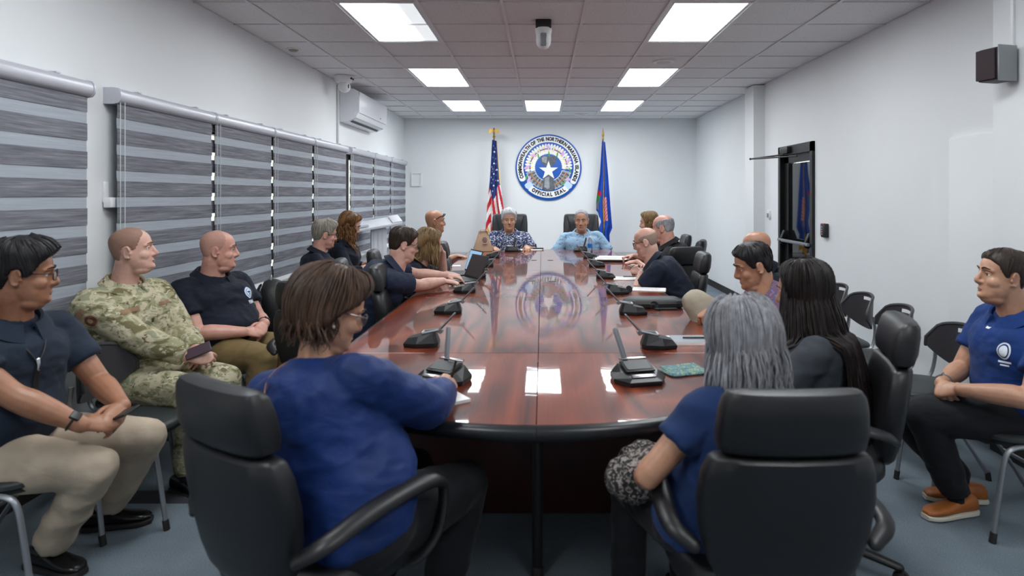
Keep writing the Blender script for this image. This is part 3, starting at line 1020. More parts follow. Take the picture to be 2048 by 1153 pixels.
def person(label, P, heading, H, hyaw=None, hpitch=0, hroll=0, skin=None, s=1.0, girth=1.0, belly=0.0, female=False,
           seat=.46, shirt=None, sleeve='short', pants=None, shoes=None, sole=None, RH=None, LH=None, RF=None, LF=None, twist=0,
           hair=None, vox=.005, cvox=.010, collar=True, glasses=None, eyes=True, brow=(60, 45, 38), relbow=None, lelbow=None, slouch=.25,
           shw=1.0, arm=1.0, hs=1.0, rknee=None, lknee=None, puff=0.0, face=1.0, slen=.62, group=None, neckc=1.0, lips=(166, 112, 100), jowl=.004, neck=1.0, socks=None, rk=None, lk=None, ears=True, lidded=False):
    rad = radians
    hy = rad(heading)
    F = Vector((cos(hy), sin(hy), 0)); Rr = Vector((sin(hy), -cos(hy), 0)); U = Vector((0, 0, 1))
    hw = rad(heading if hyaw is None else hyaw)
    H = Vector(H)
    root = thing('person', label, 'person', (P[0], P[1], 0), 0, group)
    P0 = Vector((P[0], P[1], seat + .085 * s))
    # head frame
    hf = Vector((cos(hw), sin(hw), 0)); hr = Vector((sin(hw), -cos(hw), 0))
    hp_, ho = rad(hpitch), rad(hroll)
    fy = hf * cos(hp_) + U * sin(hp_); uz = U * cos(hp_) - hf * sin(hp_)
    rx = hr * cos(ho) - uz * sin(ho); uz = uz * cos(ho) + hr * sin(ho)
    HM = Matrix((rx, fy, uz)).transposed()
    k_ = hs * s ** .5

    def hd(p): return H + HM @ (Vector(p) * k_)
    N = H - F * .045 * s - hf * .008 - U * (.150 if not female else .148) * s * neck
    c = N - P0; Ln = c.length; cd = c.normalized()
    c1 = P0 + (cd * .5 + U * .5 - F * slouch * .5).normalized() * Ln * .34
    c2 = N - (cd * .6 + U * .4 + F * slouch * .6).normalized() * Ln * .34

    def spine(t):
        if t < 0: return P0 + (c1 - P0).normalized() * t * Ln
        if t > 1: return N + (N - c2).normalized() * (t - 1) * Ln
        u = 1 - t
        return P0 * u ** 3 + c1 * 3 * u * u * t + c2 * 3 * u * t * t + N * t ** 3

    def tang(t): return (spine(t + .02) - spine(t - .02)).normalized()
    tw = rad(heading + twist)
    Rs = Vector((sin(tw), -cos(tw), 0))

    def frame(t):
        T_ = tang(t); r_ = Rr.lerp(Rs, max(0, min(1, t))); r_ = (r_ - T_ * r_.dot(T_)).normalized()
        return T_, r_, T_.cross(r_)
    fem = 1 if female else 0
    SEC = [(-.16, .135 + .015 * fem, .110, 0), (-.02, .168 + .012 * fem, .128, 0), (.15, .163 + .004 * fem, .124, .010), (.35, .156 - .012 * fem, .118, .012), (.55, .168 - .014 * fem, .122 + .006 * fem, .012 + .008 * fem),
           (.70, .180 - .018 * fem, .122 + .012 * fem, .010 + .008 * fem), (.82, .160 - .016 * fem, .108, 0), (.895, .112 - .010 * fem, .086, -.008), (.945, .078 - .008 * fem, .066, -.008), (1.0, .062 - .006 * fem, .058, .0), (1.06, .058 - .006 * fem, .056, .006)]

    def torso(mb, inf, t0=-.16, t1=1.05):
        rings = []
        for t, a, b, fo in catmull(SEC, 4):
            if t < t0 or t > t1: continue
            g = 1 + (girth - 1) * interp(t, [(.84, 1.0), (.93, .25), (1.1, .2)])
            bl = belly * math.exp(-((t - .27) / .22) ** 2)
            T_, r_, f_ = frame(t)
            ctr = spine(t) + f_ * (fo + bl * .6) * s
            rings.append([ctr + r_ * x + f_ * y for x, y in sring((a * g + bl * .35) * s + inf * interp(t, [(.86, 1), (.95, .5)]), (b * g + bl * .62) * s + inf * interp(t, [(.86, 1), (.95, .5)]), 28, 2.25)])
        mb.loft(rings)
    # joints
    Tc, rc, fc = frame(.84)
    SH = {}
    for sd in (1, -1):
        SH[sd] = spine(.81) + rc * sd * (.172 - .02 * fem) * s * shw * (1 + (girth - 1) * .75) - fc * .01
    ul, fl = .285 * s, .25 * s
    ARM = {}
    for sd, tgt, eh in ((1, RH, relbow), (-1, LH, lelbow)):
        if tgt is None:
            wr = P0 + F * .33 * s + Rr * sd * .12 + U * .10
            dr_, up_, cu_ = F - Rr * sd * .3 - U * .3, U + Rr * sd * .2, .45
        else:
            wr = Vector(tgt[0]); dr_, up_, cu_ = Vector(tgt[1]), Vector(tgt[2]), tgt[3]
        hint = eh if eh is not None else (-U * .8 + rc * sd * .75 - F * .35)
        ARM[sd] = (ik(SH[sd], wr, ul, fl, Vector(hint)), wr, dr_, up_, cu_, (tgt[4] if tgt is not None and len(tgt) > 4 else .5))
    LEG = {}
    for sd, tgt, kh in ((1, RF, rknee), (-1, LF, lknee)):
        hip = P0 + Rr * sd * .088 * s * girth ** .5 + F * .03 - U * .01
        if tgt is None:
            an = hip + F * .42 * s + Rr * sd * .03; an.z = .085; yw = hy - sd * .12
        else:
            an = Vector(tgt[0]) if len(tgt[0]) == 3 else Vector((tgt[0][0], tgt[0][1], .085)); yw = rad(tgt[1])
        kx = rk if sd == 1 else lk
        LEG[sd] = (hip, Vector(kx) if kx is not None else ik(hip, an, .445 * s, .43 * s, Vector(kh) if kh is not None else (F * .7 + U * .9)), an, yw)
    # ---------------- skin: head, neck, core, arms and hands in one surface
    mb = MB()
    zs = np.linspace(-.119, .117, 34)
    mb.loft([[hd(head_pt(z, 2 * pi * i / 36)) for i in range(36)] for z in zs])
    mb.tube([hd((0, .085, .016)), hd((0, .0925, .002)), hd((0, .1005, -.018)), hd((0, .1068, -.034)), hd((0, .094, -.045))], [.0085 * k_, .0085 * k_, .0110 * k_, .0125 * k_, .008 * k_], 10, 'round', sub=2)
    for sd in (1, -1):
        mb.sphere(hd((sd * .0125, .0925, -.038)), (.0085 * k_, .0105 * k_, .0080 * k_), 10, 6, HM)
        mb.tube([hd((sd * .008, .0880, .022)), hd((sd * .030, .0850, .0255)), hd((sd * .052, .068, .018))], [.0075 * k_, .0085 * k_, .006 * k_], 8, 'round', sub=3)
        mb.sphere(hd((sd * .036, .048, -.034)), (.032 * k_, .034 * k_, .032 * k_), 14, 10, HM)    # cheek
        mb.sphere(hd((sd * .038, .032, -.066)), (.027 * k_, .040 * k_, .034 * k_), 14, 10, HM)
        if not ears: continue
        er = HM @ Euler((radians(-8), 0, radians(-sd * 24))).to_matrix()
        ec = hd((sd * .076, -.014, -.008))
        mb.sphere(ec, (.0065 * k_, .0165 * k_, .029 * k_), 12, 8, er)
        rim = [ec + er @ (Vector((sd * .006, .016 * cos(a), .030 * sin(a))) * k_) for a in np.linspace(radians(20), radians(290), 12)]
        mb.tube(rim, .0052 * k_, 7, 'round')
        mb.sphere(ec + er @ Vector((0, .007, -.027)) * k_, .0085 * k_, 8, 6)
        mb.sphere(ec + er @ Vector((0, .017, -.006)) * k_, (.007 * k_, .006 * k_, .009 * k_), 8, 6)
    mb.sphere(hd((0, .080, -.100)), (.026 * k_, .016 * k_, .016 * k_), 12, 8, HM)  # chin
    mb.sphere(hd((0, .0775, -.066)), (.028 * k_, .0155 * k_, .018 * k_), 12, 8, HM)
    if jowl:
        mb.sphere(hd((0, .030, -.112)), (.055 * k_, .050 * k_, (.022 + jowl) * k_), 16, 10, HM)
    nr = (.058 - .012 * fem) * neckc * s * (1 + (girth - 1) * .5)
    mb.tube([spine(.86), spine(.97), N + (hd((0, -.03, -.06)) - N) * .45, hd((0, -.028, -.055)), hd((0, -.03, .0))], [nr * 1.25, nr * 1.12, nr, nr * .98, nr * .8], 20, 'round', sub=3)
    torso(mb, -.012, .74, .95)
    for sd in (1, -1):
        el, wr, dr_, up_, cu_, th_ = ARM[sd]
        a = arm * s
        u1 = SH[sd]; fa = wr - el
        mb.tube([spine(.86) + rc * sd * .06, u1, u1.lerp(el, .35), u1.lerp(el, .7), el, el + fa * .25, el + fa * .55, el + fa * .85, wr],
                [.05 * a, .054 * a, .050 * a, .045 * a, .041 * a, .044 * a, .039 * a, .030 * a, .0275 * a], 14, 'round', sub=3)
        hand_into(mb, wr, dr_, up_, sd, cu_, .25, (.92 if female else 1.0) * s ** .5, th_)
    body = remeshed(mb, 'body', skin, root, vox * 1.10, 4)
    # ---------------- clothes
    info = {'root': root, 'body': body, 'hd': hd, 'HM': HM, 'H': H, 'spine': spine, 'frame': frame, 'ARM': ARM, 'LEG': LEG, 'SH': SH, 'k': k_, 'g': s * girth}
    sh = MB()
    torso(sh, .014, -.16, .975)
    for sd in (1, -1):
        el, wr, dr_, up_, cu_, th_ = ARM[sd]; a = arm * s; u1 = SH[sd]; fa = wr - el
        pf = puff
        if sleeve == 'short':
            sh.tube([spine(.87) + rc * sd * .06, u1.lerp(spine(.87), .3) + U * .008, u1 + rc * sd * .002, u1.lerp(el, .3), u1.lerp(el, slen)], [.045 * a, .055 * a, (.062 + pf) * a, (.065 + pf) * a, .069 * a], 18, 'flat', sub=4)
        else:
            e_ = {'long': .97, 'cuff': .86}.get(sleeve, .55)
            sh.tube([spine(.87) + rc * sd * .06, u1.lerp(spine(.87), .3) + U * .008, u1 + rc * sd * .002, u1.lerp(el, .35), u1.lerp(el, .8), el, el + fa * .3, el + fa * .7 * e_, el + fa * e_],
                    [.045 * a, .055 * a, (.064 + pf) * a, (.066 + pf) * a, (.062 + pf) * a, (.058 + pf * .9) * a, (.060 + pf * .8) * a, (.052 + pf * .5) * a, .041 * a], 18, 'flat', sub=3)
    info['shirt'] = remeshed(sh, 'shirt', shirt, root, cvox, 3, (.0085, 8.0, len(label) * 1.7, 1.8))
    if collar:
        Tn, rn, fn = frame(.95)
        cb = MB(); nR = nr * 1.06 + .012 + .012 * (girth - 1); ctr = spine(.965) + fn * .010 + Tn * .006
        secs = []
        for ad in np.linspace(14, 346, 44):
            a = radians(ad); fr_ = (1 + cos(a)) / 2
            d_ = fn * cos(a) + rn * sin(a) * 1.10; dl = fn * cos(a) + rn * sin(a) * 1.25
            hgt = .046 * (1 - fr_) + .004 * fr_
            dx = .022 * fr_ ** 3
            b0 = ctr + d_ * nR - Tn * (.016 * fr_ ** 2)
            secs.append([b0 + Tn * (hgt - .03) - d_ * .006, b0 + Tn * hgt - d_ * .003, b0 + d_ * .006 + Tn * (hgt + .004), b0 + dl * (.038 + dx * .5) + Tn * (hgt - .034 - dx), b0 + dl * (.032 + dx * .5) + Tn * (hgt - .040 - dx), b0 + d_ * .003 + Tn * (hgt - .010)])
        cb.loft(secs)
        cm = collar if not isinstance(collar, bool) else shirt
        info['collar'] = cb.build('collar', cm, root, True, True, ang=60)
    tr = MB()
    T0, r0, f0 = frame(-.02)
    g5 = girth ** .7
    rings = []
    for tt, a, b in ((-.215, .11, .09), (-.19, .15, .118), (-.14, .17, .132), (-.05, .174, .135), (.06, .170, .13), (.10, .164, .125)):
        ctr = spine(tt)
        bl = belly * .35
        rings.append([ctr + r0 * x + f0 * (y + bl * .4) for x, y in sring((a * girth + bl * .3 + .012 * fem) * s, (b * girth + bl * .5) * s, 26, 2.3)])
    tr.loft(rings)
    for sd in (1, -1):
        hip, kn, an, yw = LEG[sd]
        sn = an - kn
        lg = 1.0 * s * g5
        tr.tube([hip - F * .05, hip.lerp(kn, .3), hip.lerp(kn, .7), kn], [.098 * lg, .094 * lg, .080 * lg, .068 * lg], 20, 'round', sub=4)
        tr.tube([kn, kn + sn * .3, kn + sn * .65, kn + sn * .93], [.067 * lg, .064 * lg, .060 * lg, .062 * s], 18, 'flat', sub=4)
    info['pants'] = remeshed(tr, 'trousers', pants, root, cvox * 1.3, 2, (.0095, 7.0, len(label) * .9, 1.3))
    if shoes:
        for sd in (1, -1):
            hip, kn, an, yw = LEG[sd]
            MB().tube([kn.lerp(an, .7), an - U * .03], [.042 * s, .036 * s], 12).build('sock', socks or shoes, root, True, True)
        for sd in (1, -1):
            make_shoe(root, LEG[sd][2], LEG[sd][3], shoes, sole or M_rubber, .95 if not female else .85)
    # ---------------- face details
    if eyes:
        for sd in (1, -1):
            e = MB(); e.cur = 0
            Rm = HM @ Euler((radians(-90), 0, 0)).to_matrix()
            e.sphere(hd((sd * .0305, .0690, .0005)), .0122 * k_, 14, 10, Rm)
            for i, f in enumerate(e.f):
                cpt = sum((Vector(e.v[j]) for j in f), Vector()) / len(f)
                if (cpt - hd((sd * .0305, .0690, .0005))).normalized().dot(HM @ Vector((0, 1, -.05))) > .86: e.mi[i] = 1
            e.build('eye', [skin, skin] if lidded else [MATS['eye_white'], MATS['eye_iris']], root, True, True)
            MB().tube([hd((sd * .0155, .0790, .0025)), hd((sd * .024, .0815, .0085)), hd((sd * .034, .0795, .0090)), hd((sd * .0455, .0700, .0035))], [.0022 * k_, .0046 * k_, .0046 * k_, .0024 * k_], 7, 'round', sub=3).build('eyelid', skin, root, True, True)
            b = MB().tube([hd((sd * .012, .0955, .026)), hd((sd * .030, .0945, .0315)), hd((sd * .050, .0775, .0255))], [.0028 * k_, .0034 * k_, .0018 * k_], 7, 'round', sub=3)
            b.build('eyebrow', mat('brow_%d_%d_%d' % brow, brow, .8, bump=(200, .4, .002)), root, True, True)
        lm = mat('lips_%d_%d_%d' % lips, lips, .45, bump=(150, .1, .001))
        MB().tube([hd((-.024, .0800, -.0725)), hd((-.010, .0910, -.0695)), hd((0, .0922, -.0708)), hd((.010, .0910, -.0695)), hd((.024, .0800, -.0725))], [.0016 * k_, .0036 * k_, .0034 * k_, .0036 * k_, .0016 * k_], 8, 'round', sub=3).tube(
            [hd((-.021, .0815, -.0745)), hd((0, .0902, -.0780)), hd((.021, .0815, -.0745))], [.0018 * k_, .0046 * k_, .0018 * k_], 8, 'round', sub=4).build('lips', lm, root, True, True)
    if glasses:
        gm, lensm = glasses
        g = MB()
        for sd in (1, -1):
            M_ = HM @ Euler((radians(90), 0, radians(-sd * 10))).to_matrix()
            g.torus(hd((sd * .033, .1015, -.002)), .0225 * k_, .0021 * k_, M_, 22, 6, (1.08, .84))
            g.tube([hd((sd * .056, .097, .006)), hd((sd * .071, .078, .007)), hd((sd * .078, .0, .006)), hd((sd * .078, -.012, -.006))], .0021 * k_, 6, 'round')
        g.tube([hd((-.011, .106, .001)), hd((0, .109, .004)), hd((.011, .106, .001))], .0021 * k_, 6, 'round')
        go = g.build('glasses', gm, root, True, True)
        for sd in (1, -1):
            M_ = (HM @ Euler((radians(90), 0, radians(-sd * 10))).to_matrix()).to_4x4(); M_.translation = hd((sd * .033, .1015, -.002))
            rg = [[M_ @ Vector((x * k_, y * k_, z)) for x, y in sring(.0225 * 1.05, .0225 * .82, 18)] for z in (-.0006, .0006)]
            lo = MB().loft(rg).build('lens', lensm, go, False); 
    # ---------------- hair
    if hair:
        build_hair(info, hair, female)
    return info


def keep_out(info, p):
    """push a hair point out of the torso and shoulders"""
    sp = info['spine']; best = None
    for t_ in np.linspace(.3, 1.0, 15):
        d = abs((p - sp(t_)).dot(info['frame'](t_)[0]))
        if best is None or d < best[0]: best = (d, t_)
    if best[0] > .03: return p
    t_ = best[1]; T_, r_, f_ = info['frame'](t_)
    q = p - sp(t_); x, y = q.dot(r_), q.dot(f_)
    a = float(np.interp(t_, [.3, .7, .84, .93, 1.0], [.185, .215, .205, .12, .075])) * info['g']; b = float(np.interp(t_, [.3, .7, .84, .93, 1.0], [.15, .158, .14, .10, .078])) * info['g']
    k = sqrt((x / a) ** 2 + (y / b) ** 2)
    if k >= 1 or k < 1e-4: return p
    if abs(x) < a * .9: return p + f_ * (math.copysign(b * sqrt(max(0, 1 - (x / a) ** 2)), y - .03) - y)
    return p + (r_ * x + f_ * y) * (1 / k - 1)


def build_hair(info, h, female):
    hd, HM, root = info['hd'], info['HM'], info['root']
    rs = random.Random(h.get('seed', 1))
    line = h.get('line', HAIRLINE)
    th = h.get('t', .012); top = h.get('top', 0.0); amp = h.get('amp', .004); nsc = h.get('nsc', 30); bald = h.get('bald')
    vol = h.get('vol', 0.0)                     # extra volume at sides and back
    sd0 = rs.uniform(0, 50)

    def mask(td, z):
        m = sstep((z - interp(td, line)) / h.get('soft', .014))
        if bald:
            m *= sstep((interp(td, bald) - z) / .02)
        return m

    def surf(t_, z, lift=0.0):
        td = abs(math.degrees((t_ + pi) % (2 * pi) - pi))
        p = head_pt(z, t_); n = head_n(p)
        m = mask(td, z)
        nn = noise.noise(Vector((p.x * nsc + sd0, p.y * nsc, p.z * nsc * .6)))
        tk = th + top * sstep((z - .04) / .06) + vol * sstep((td - 50) / 40) * sstep((.10 - z) / .08) + amp * nn
        fr_ = h.get('fringe', 0.0)
        if fr_: tk += fr_ * sstep((50 - td) / 35) * sstep((z - .05) / .03)
        return p + n * (m * (tk + lift) - (1 - m) * .009), m
    mb = MB()
    nt, nz = h.get('nt', 64), h.get('nz', 40)
    zs = [(-.119 + .237 * (k / (nz - 1))) for k in range(nz)]
    mb.loft([[hd(surf(2 * pi * i / nt, z)[0]) for i in range(nt)] for z in zs])
    # strands lying on the shell / hanging
    ns = h.get('strands', 0)
    ln = h.get('len', .05); sr = h.get('sr', .0035); hang = h.get('hang'); wave = h.get('wave', 0.0); flare = h.get('flare', .0)
    fwd = h.get('fwd', 0.0)
    made = 0; tries = 0
    while made < ns and tries < ns * 8:
        tries += 1
        t_ = rs.uniform(-pi, pi); z = rs.uniform(-.05, .114) if not hang else rs.uniform(-.02, .115)
        td = abs(math.degrees(t_))
        if mask(td, z) < .6: continue
        pts = []; step = h.get('step', .011); L_ = ln * rs.uniform(.65, 1.1)
        ph = rs.uniform(0, 6.28); lift = rs.uniform(-.002, h.get('lift', .004))
        cur = None; d = 0; tt = t_; wv = rs.uniform(.7, 1.3)
        out = None
        zend = h.get('zhang', -.045) + rs.uniform(-.03, .03)
        while d < L_:
            if cur is None:
                dd = abs(math.degrees((tt + pi) % (2 * pi) - pi))
                p, m = surf(tt, z, lift)
                if m < .25 and not hang: break
                wp = hd(p)
                if hang and m < .3 and dd <= h.get('side', 55): break
                if hang and (z < zend or (m < .5 and dd > h.get('side', 55))):
                    cur = wp; out = (HM @ Vector((p.x, p.y * .8, 0))); out.z = 0; out.normalize()
                    d0 = d
                pts.append(wp)
                # spread from the crown: slower in z near the top
                sl = .35 + .65 * sstep((.118 - z) / .05)
                z -= step * sl
                tt += (fwd if td < 100 else 0) * step * (-1 if tt > 0 else 1) * 6
                if hang and abs(math.degrees(tt)) < 62:      # comb the front hair away from the face
                    tt += math.copysign(step * 9 * (1 - sstep((z - .02) / .09) * .75), tt)
                if z < -.118: break
            else:
                q = (d - d0) / max(.02, L_ - d0)
                cur = cur + Vector((0, 0, -step)) + out * (flare * step * (1 - q) - .0) + out.cross(Vector((0, 0, 1))) * (wave * step * cos(ph + d * 70 * wv)) + out * (wave * step * sin(ph + d * 60 * wv))
                if h.get('drift'): cur = cur + Vector(h['drift']) * step
                cur = keep_out(info, cur)
                pts.append(cur.copy())
            d += step
        if len(pts) < 3: continue
        rr = sr * rs.uniform(.7, 1.3) * info['k']
        rl = [rr * (.55 + .45 * min(1, i / 3)) * (1 - .75 * max(0, (i / (len(pts) - 1)) - .55) / .45) for i in range(len(pts))]
        mb.tube(pts, rl, 4)
        made += 1
    info['hair'] = mb.build('hair', h['mat'], root, True, True, ang=75)


def bvh_of(o):
    me = o.data
    return BVHTree.FromPolygons([tuple(Vector(v.co) + o.location + o.parent.location) for v in me.vertices], [tuple(p.vertices) for p in me.polygons])


def decal(info, shapes, centre, direc, up, name, part='shirt', off=.003):
    """lay flat print (list of (verts2d, faces, material, lift)) on a garment by projecting it along direc"""
    bv = bvh_of(info[part]); d = Vector(direc).normalized()
    u = Vector(up); u = (u - d * u.dot(d)).normalized(); r = d.cross(u)
    C = Vector(centre)
    mb = MB(); ms = []
    for vs, fs, m, lift in shapes:
        if m not in ms: ms.append(m)
        mb.cur = ms.index(m)
        out = []
        for x, y in vs:
            o = C + r * x + u * y - d * .5
            hit = bv.ray_cast(o, d, 1.0)
            q = hit[0] if hit[0] is not None else C + r * x + u * y
            out.append(q - d * (off + lift))
        mb.add(out, fs)
    return mb.build(name, ms, info['root'], False, True)


def disc2d(rx, ry, n=24, k=3, cx=0, cy=0):
    vs = [(cx, cy)]; fs = []
    for j in range(1, k + 1):
        for i in range(n):
            a = 2 * pi * i / n
            vs.append((cx + rx * j / k * cos(a), cy + ry * j / k * sin(a)))
    for i in range(n):
        fs.append((0, 1 + i, 1 + (i + 1) % n))
        for j in range(k - 1):
            fs.append((1 + j * n + i, 1 + (j + 1) * n + i, 1 + (j + 1) * n + (i + 1) % n, 1 + j * n + (i + 1) % n))
    return vs, fs


def rect2d(w_, h_, nx=6, ny=4, cx=0, cy=0, rot=0):
    vs = []; fs = []
    for j in range(ny + 1):
        for i in range(nx + 1):
            x, y = -w_ / 2 + w_ * i / nx, -h_ / 2 + h_ * j / ny
            vs.append((cx + x * cos(rot) - y * sin(rot), cy + x * sin(rot) + y * cos(rot)))
    for j in range(ny):
        for i in range(nx):
            a = j * (nx + 1) + i
            fs.append((a, a + 1, a + nx + 2, a + nx + 1))
    return vs, fs


def star2d(r, cx=0, cy=0, rot=pi / 2, q=.382):
    vs = [(cx, cy)]
    for i in range(10):
        a = rot + pi * i / 5; rr = r if i % 2 == 0 else r * q
        vs.append((cx + rr * cos(a), cy + rr * sin(a)))
    return vs, [(0, 1 + i, 1 + (i + 1) % 10) for i in range(10)]


def watch(info, sd, m=None, r=.034, label=None):
    el, wr, d, u, c, _t = info['ARM'][sd]
    ax = (wr - el).normalized(); p = wr - ax * .035
    z = Vector(u); z = (z - ax * z.dot(ax)).normalized(); x = z.cross(ax)
    M_ = Matrix((x, z, ax)).transposed()
    o = MB().torus(p, r, .0045, M_, 24, 8, (1, .92)).build('wristband', m or M_black, info['root'], True, True)
    Mz = M_.to_4x4(); Mz.translation = p + z * (r * .92)
    mb = MB(); mb.box((0, 0, 0), (.034, .012, .036), bev=.004)
    mb.v = [tuple(Mz @ Vector(v)) for v in mb.v]
    mb.build('watch_case', m or M_black, o, True)
    return o
# ------------------------------------------------------------------ office chairs
M_leather = mat('black_leather', (21, 21, 24), .42, bump=(240, .18, .0015), var=(4, .12))
M_leather2 = mat('black_exec_leather', (34, 35, 40), .36, bump=(200, .15, .0015), var=(4, .12))
M_seatvinyl = mat('dark_seat_vinyl', (40, 46, 47), .5, bump=(200, .12, .001))
M_fold_plastic = mat('charcoal_plastic', (58, 56, 60), .42, bump=(300, .12, .001))
M_foldtube = mat('silver_tube', (150, 153, 158), .36, .6, bump=(60, .04, .001))


def slab(rows, e=4.0, n=28, curve=0.0):
    """rows: (y, z, half width, half thickness, tilt) from bottom to top -> rounded cushion rings; curve bows it forward at the sides"""
    rg = []
    for y, z, hw, ht, ti in rows:
        r = []
        for a, b in sring(hw, ht, n, e):
            yy = b + curve * (a * a)
            r.append(V(a, y + yy * cos(ti), z + yy * sin(ti)))
        rg.append(r)
    return MB().loft(rg)


def office_chair(name, label, group):
    t = thing(name, label, 'chair', (0, 0, 0), 0, group)
    # five-star base with castors
    hub = MB().lathe([(.035, .07), (.045, .09), (.042, .13), (.028, .15)], 18).build('hub', M_black, t)
    for k in range(5):
        a = radians(90 + 72 * k + 18)
        d = V(cos(a), sin(a), 0)
        MB().tube([d * .03 + V(0, 0, .11), d * .16 + V(0, 0, .098), d * .30 + V(0, 0, .075)], [.026, .024, .018], 10, 'round', .8, V(-d.y, d.x, 0)).build('base_arm', M_black, t)
        c = MB(); p = d * .305
        sx = V(-d.y, d.x, 0)
        for s in (-1, 1):
            M_ = Matrix((d, V(0, 0, 1), sx)).transposed().to_4x4(); M_.translation = p + sx * (s * .016) + V(0, 0, .03)
            c.lathe([(.010, -.011), (.027, -.010), (.030, -.004), (.030, .004), (.027, .010), (.010, .011)], 16, M_)
        c.tube([p + V(0, 0, .035), p + V(0, 0, .082)], .010, 8)
        c.build('castor', M_rubber, t)
    MB().lathe([(.026, .14), (.026, .30), (.018, .30), (.018, .40)], 16).build('gas_lift', M_black, t)
    MB().box((0, -.01, .40), (.26, .30, .04), bev=.012).build('seat_plate', M_black, t)
    # seat cushion
    rg = []
    for z, k in ((.415, .86), (.422, .95), (.44, 1.0), (.47, 1.0), (.49, .975), (.503, .93), (.508, .80), (.506, .4)):
        rg.append([V(x, y + .01, z + (.012 * (y / .25) ** 2 if z > .48 else 0) - (.03 * max(0, (y - .16) / .09) ** 2 if z > .45 else 0)) for x, y in sring(.255 * k, .25 * k, 36, 3.2)])
    MB().loft(rg).build('seat', M_leather, t)
    # backrest and head cushion, leaning back
    ti = .16

    def row(v, hw, ht):            # v: metres up the back
        return (-.235 - v * sin(ti), .47 + v * cos(ti), hw, ht, 0)
    rows = [row(0, .10, .012), row(.006, .13, .025), row(.03, .165, .036), row(.08, .195, .042), row(.16, .218, .044), row(.25, .228, .044), row(.33, .220, .043), row(.372, .205, .040), row(.383, .195, .03), row(.388, .17, .012)]
    slab(rows, 4.5, 32, .55).build('backrest', M_leather, t)
    rows = [row(.386, .13, .010), row(.390, .168, .028), row(.402, .186, .042), row(.44, .190, .050), row(.50, .184, .048), row(.535, .176, .042), row(.552, .165, .030), row(.558, .14, .010)]
    slab(rows, 4.5, 32, .6).build('headrest', M_leather, t)
    MB().box((0, -.235, .47), (.09, .035, .14), rot=(.16, 0, 0), bev=.01).build('back_strut', M_black, t)
    # loop armrests
    for s in (-1, 1):
        x = s * .285
        pth = [V(s * .235, -.245, .60), V(x, -.20, .635), V(x, -.05, .660), V(x, .12, .668), V(x, .20, .650), V(x, .225, .61), V(x, .20, .50), V(x - s * .03, .14, .435), V(s * .17, .10, .41)]
        MB().tube(pth, [.02, .026, .030, .030, .027, .022, .020, .019, .016], 12, 'round', .62, V(1, 0, 0), sub=5).build('armrest', M_leather, t)
    return reg(t)


def exec_chair(name, label, group):
    t = thing(name, label, 'chair', (0, 0, 0), 0, group)
    MB().lathe([(.035, .07), (.045, .09), (.042, .13), (.028, .15), (.026, .4)], 18).build('gas_lift', M_black, t)
    for k in range(5):
        a = radians(90 + 72 * k); d = V(cos(a), sin(a), 0)
        MB().tube([d * .03 + V(0, 0, .11), d * .30 + V(0, 0, .075)], [.026, .018], 10, 'round').sphere(d * .305 + V(0, 0, .03), .03, 12, 8).build('base_arm', M_black, t)
    rg = [[V(x, y, z) for x, y in sring(.27 * k, .26 * k, 36, 3.4)] for z, k in ((.41, .86), (.425, .97), (.46, 1), (.50, .97), (.515, .85), (.516, .4))]
    MB().loft(rg).build('seat', M_leather2, t)
    ti = .14

    def row(v, hw, ht): return (-.25 - v * sin(ti), .46 + v * cos(ti), hw, ht, 0)
    slab([row(0, .16, .012), row(.01, .21, .035), row(.06, .245, .045), row(.25, .262, .05), row(.45, .268, .052), row(.62, .266, .05), row(.72, .258, .044), row(.755, .248, .034), row(.768, .225, .012)], 5, 32, .45).build('backrest', M_leather2, t)
    for s in (-1, 1):
        MB().tube([V(s * .10, -.20 - .36 * sin(ti), .46 + .42), V(s * .16, -.185 - .52 * sin(ti), .46 + .55), V(s * .205, -.168 - .73 * sin(ti), .46 + .735)], .004, 6).build('seam', M_black, t)
        pth = [V(s * .24, -.25, .60), V(s * .29, -.1, .67), V(s * .295, .1, .69), V(s * .29, .2, .62), V(s * .25, .16, .45)]
        MB().tube(pth, [.022, .03, .03, .024, .02], 12, 'round', .7, V(1, 0, 0), sub=5).build('armrest', M_leather2, t)
    return reg(t)


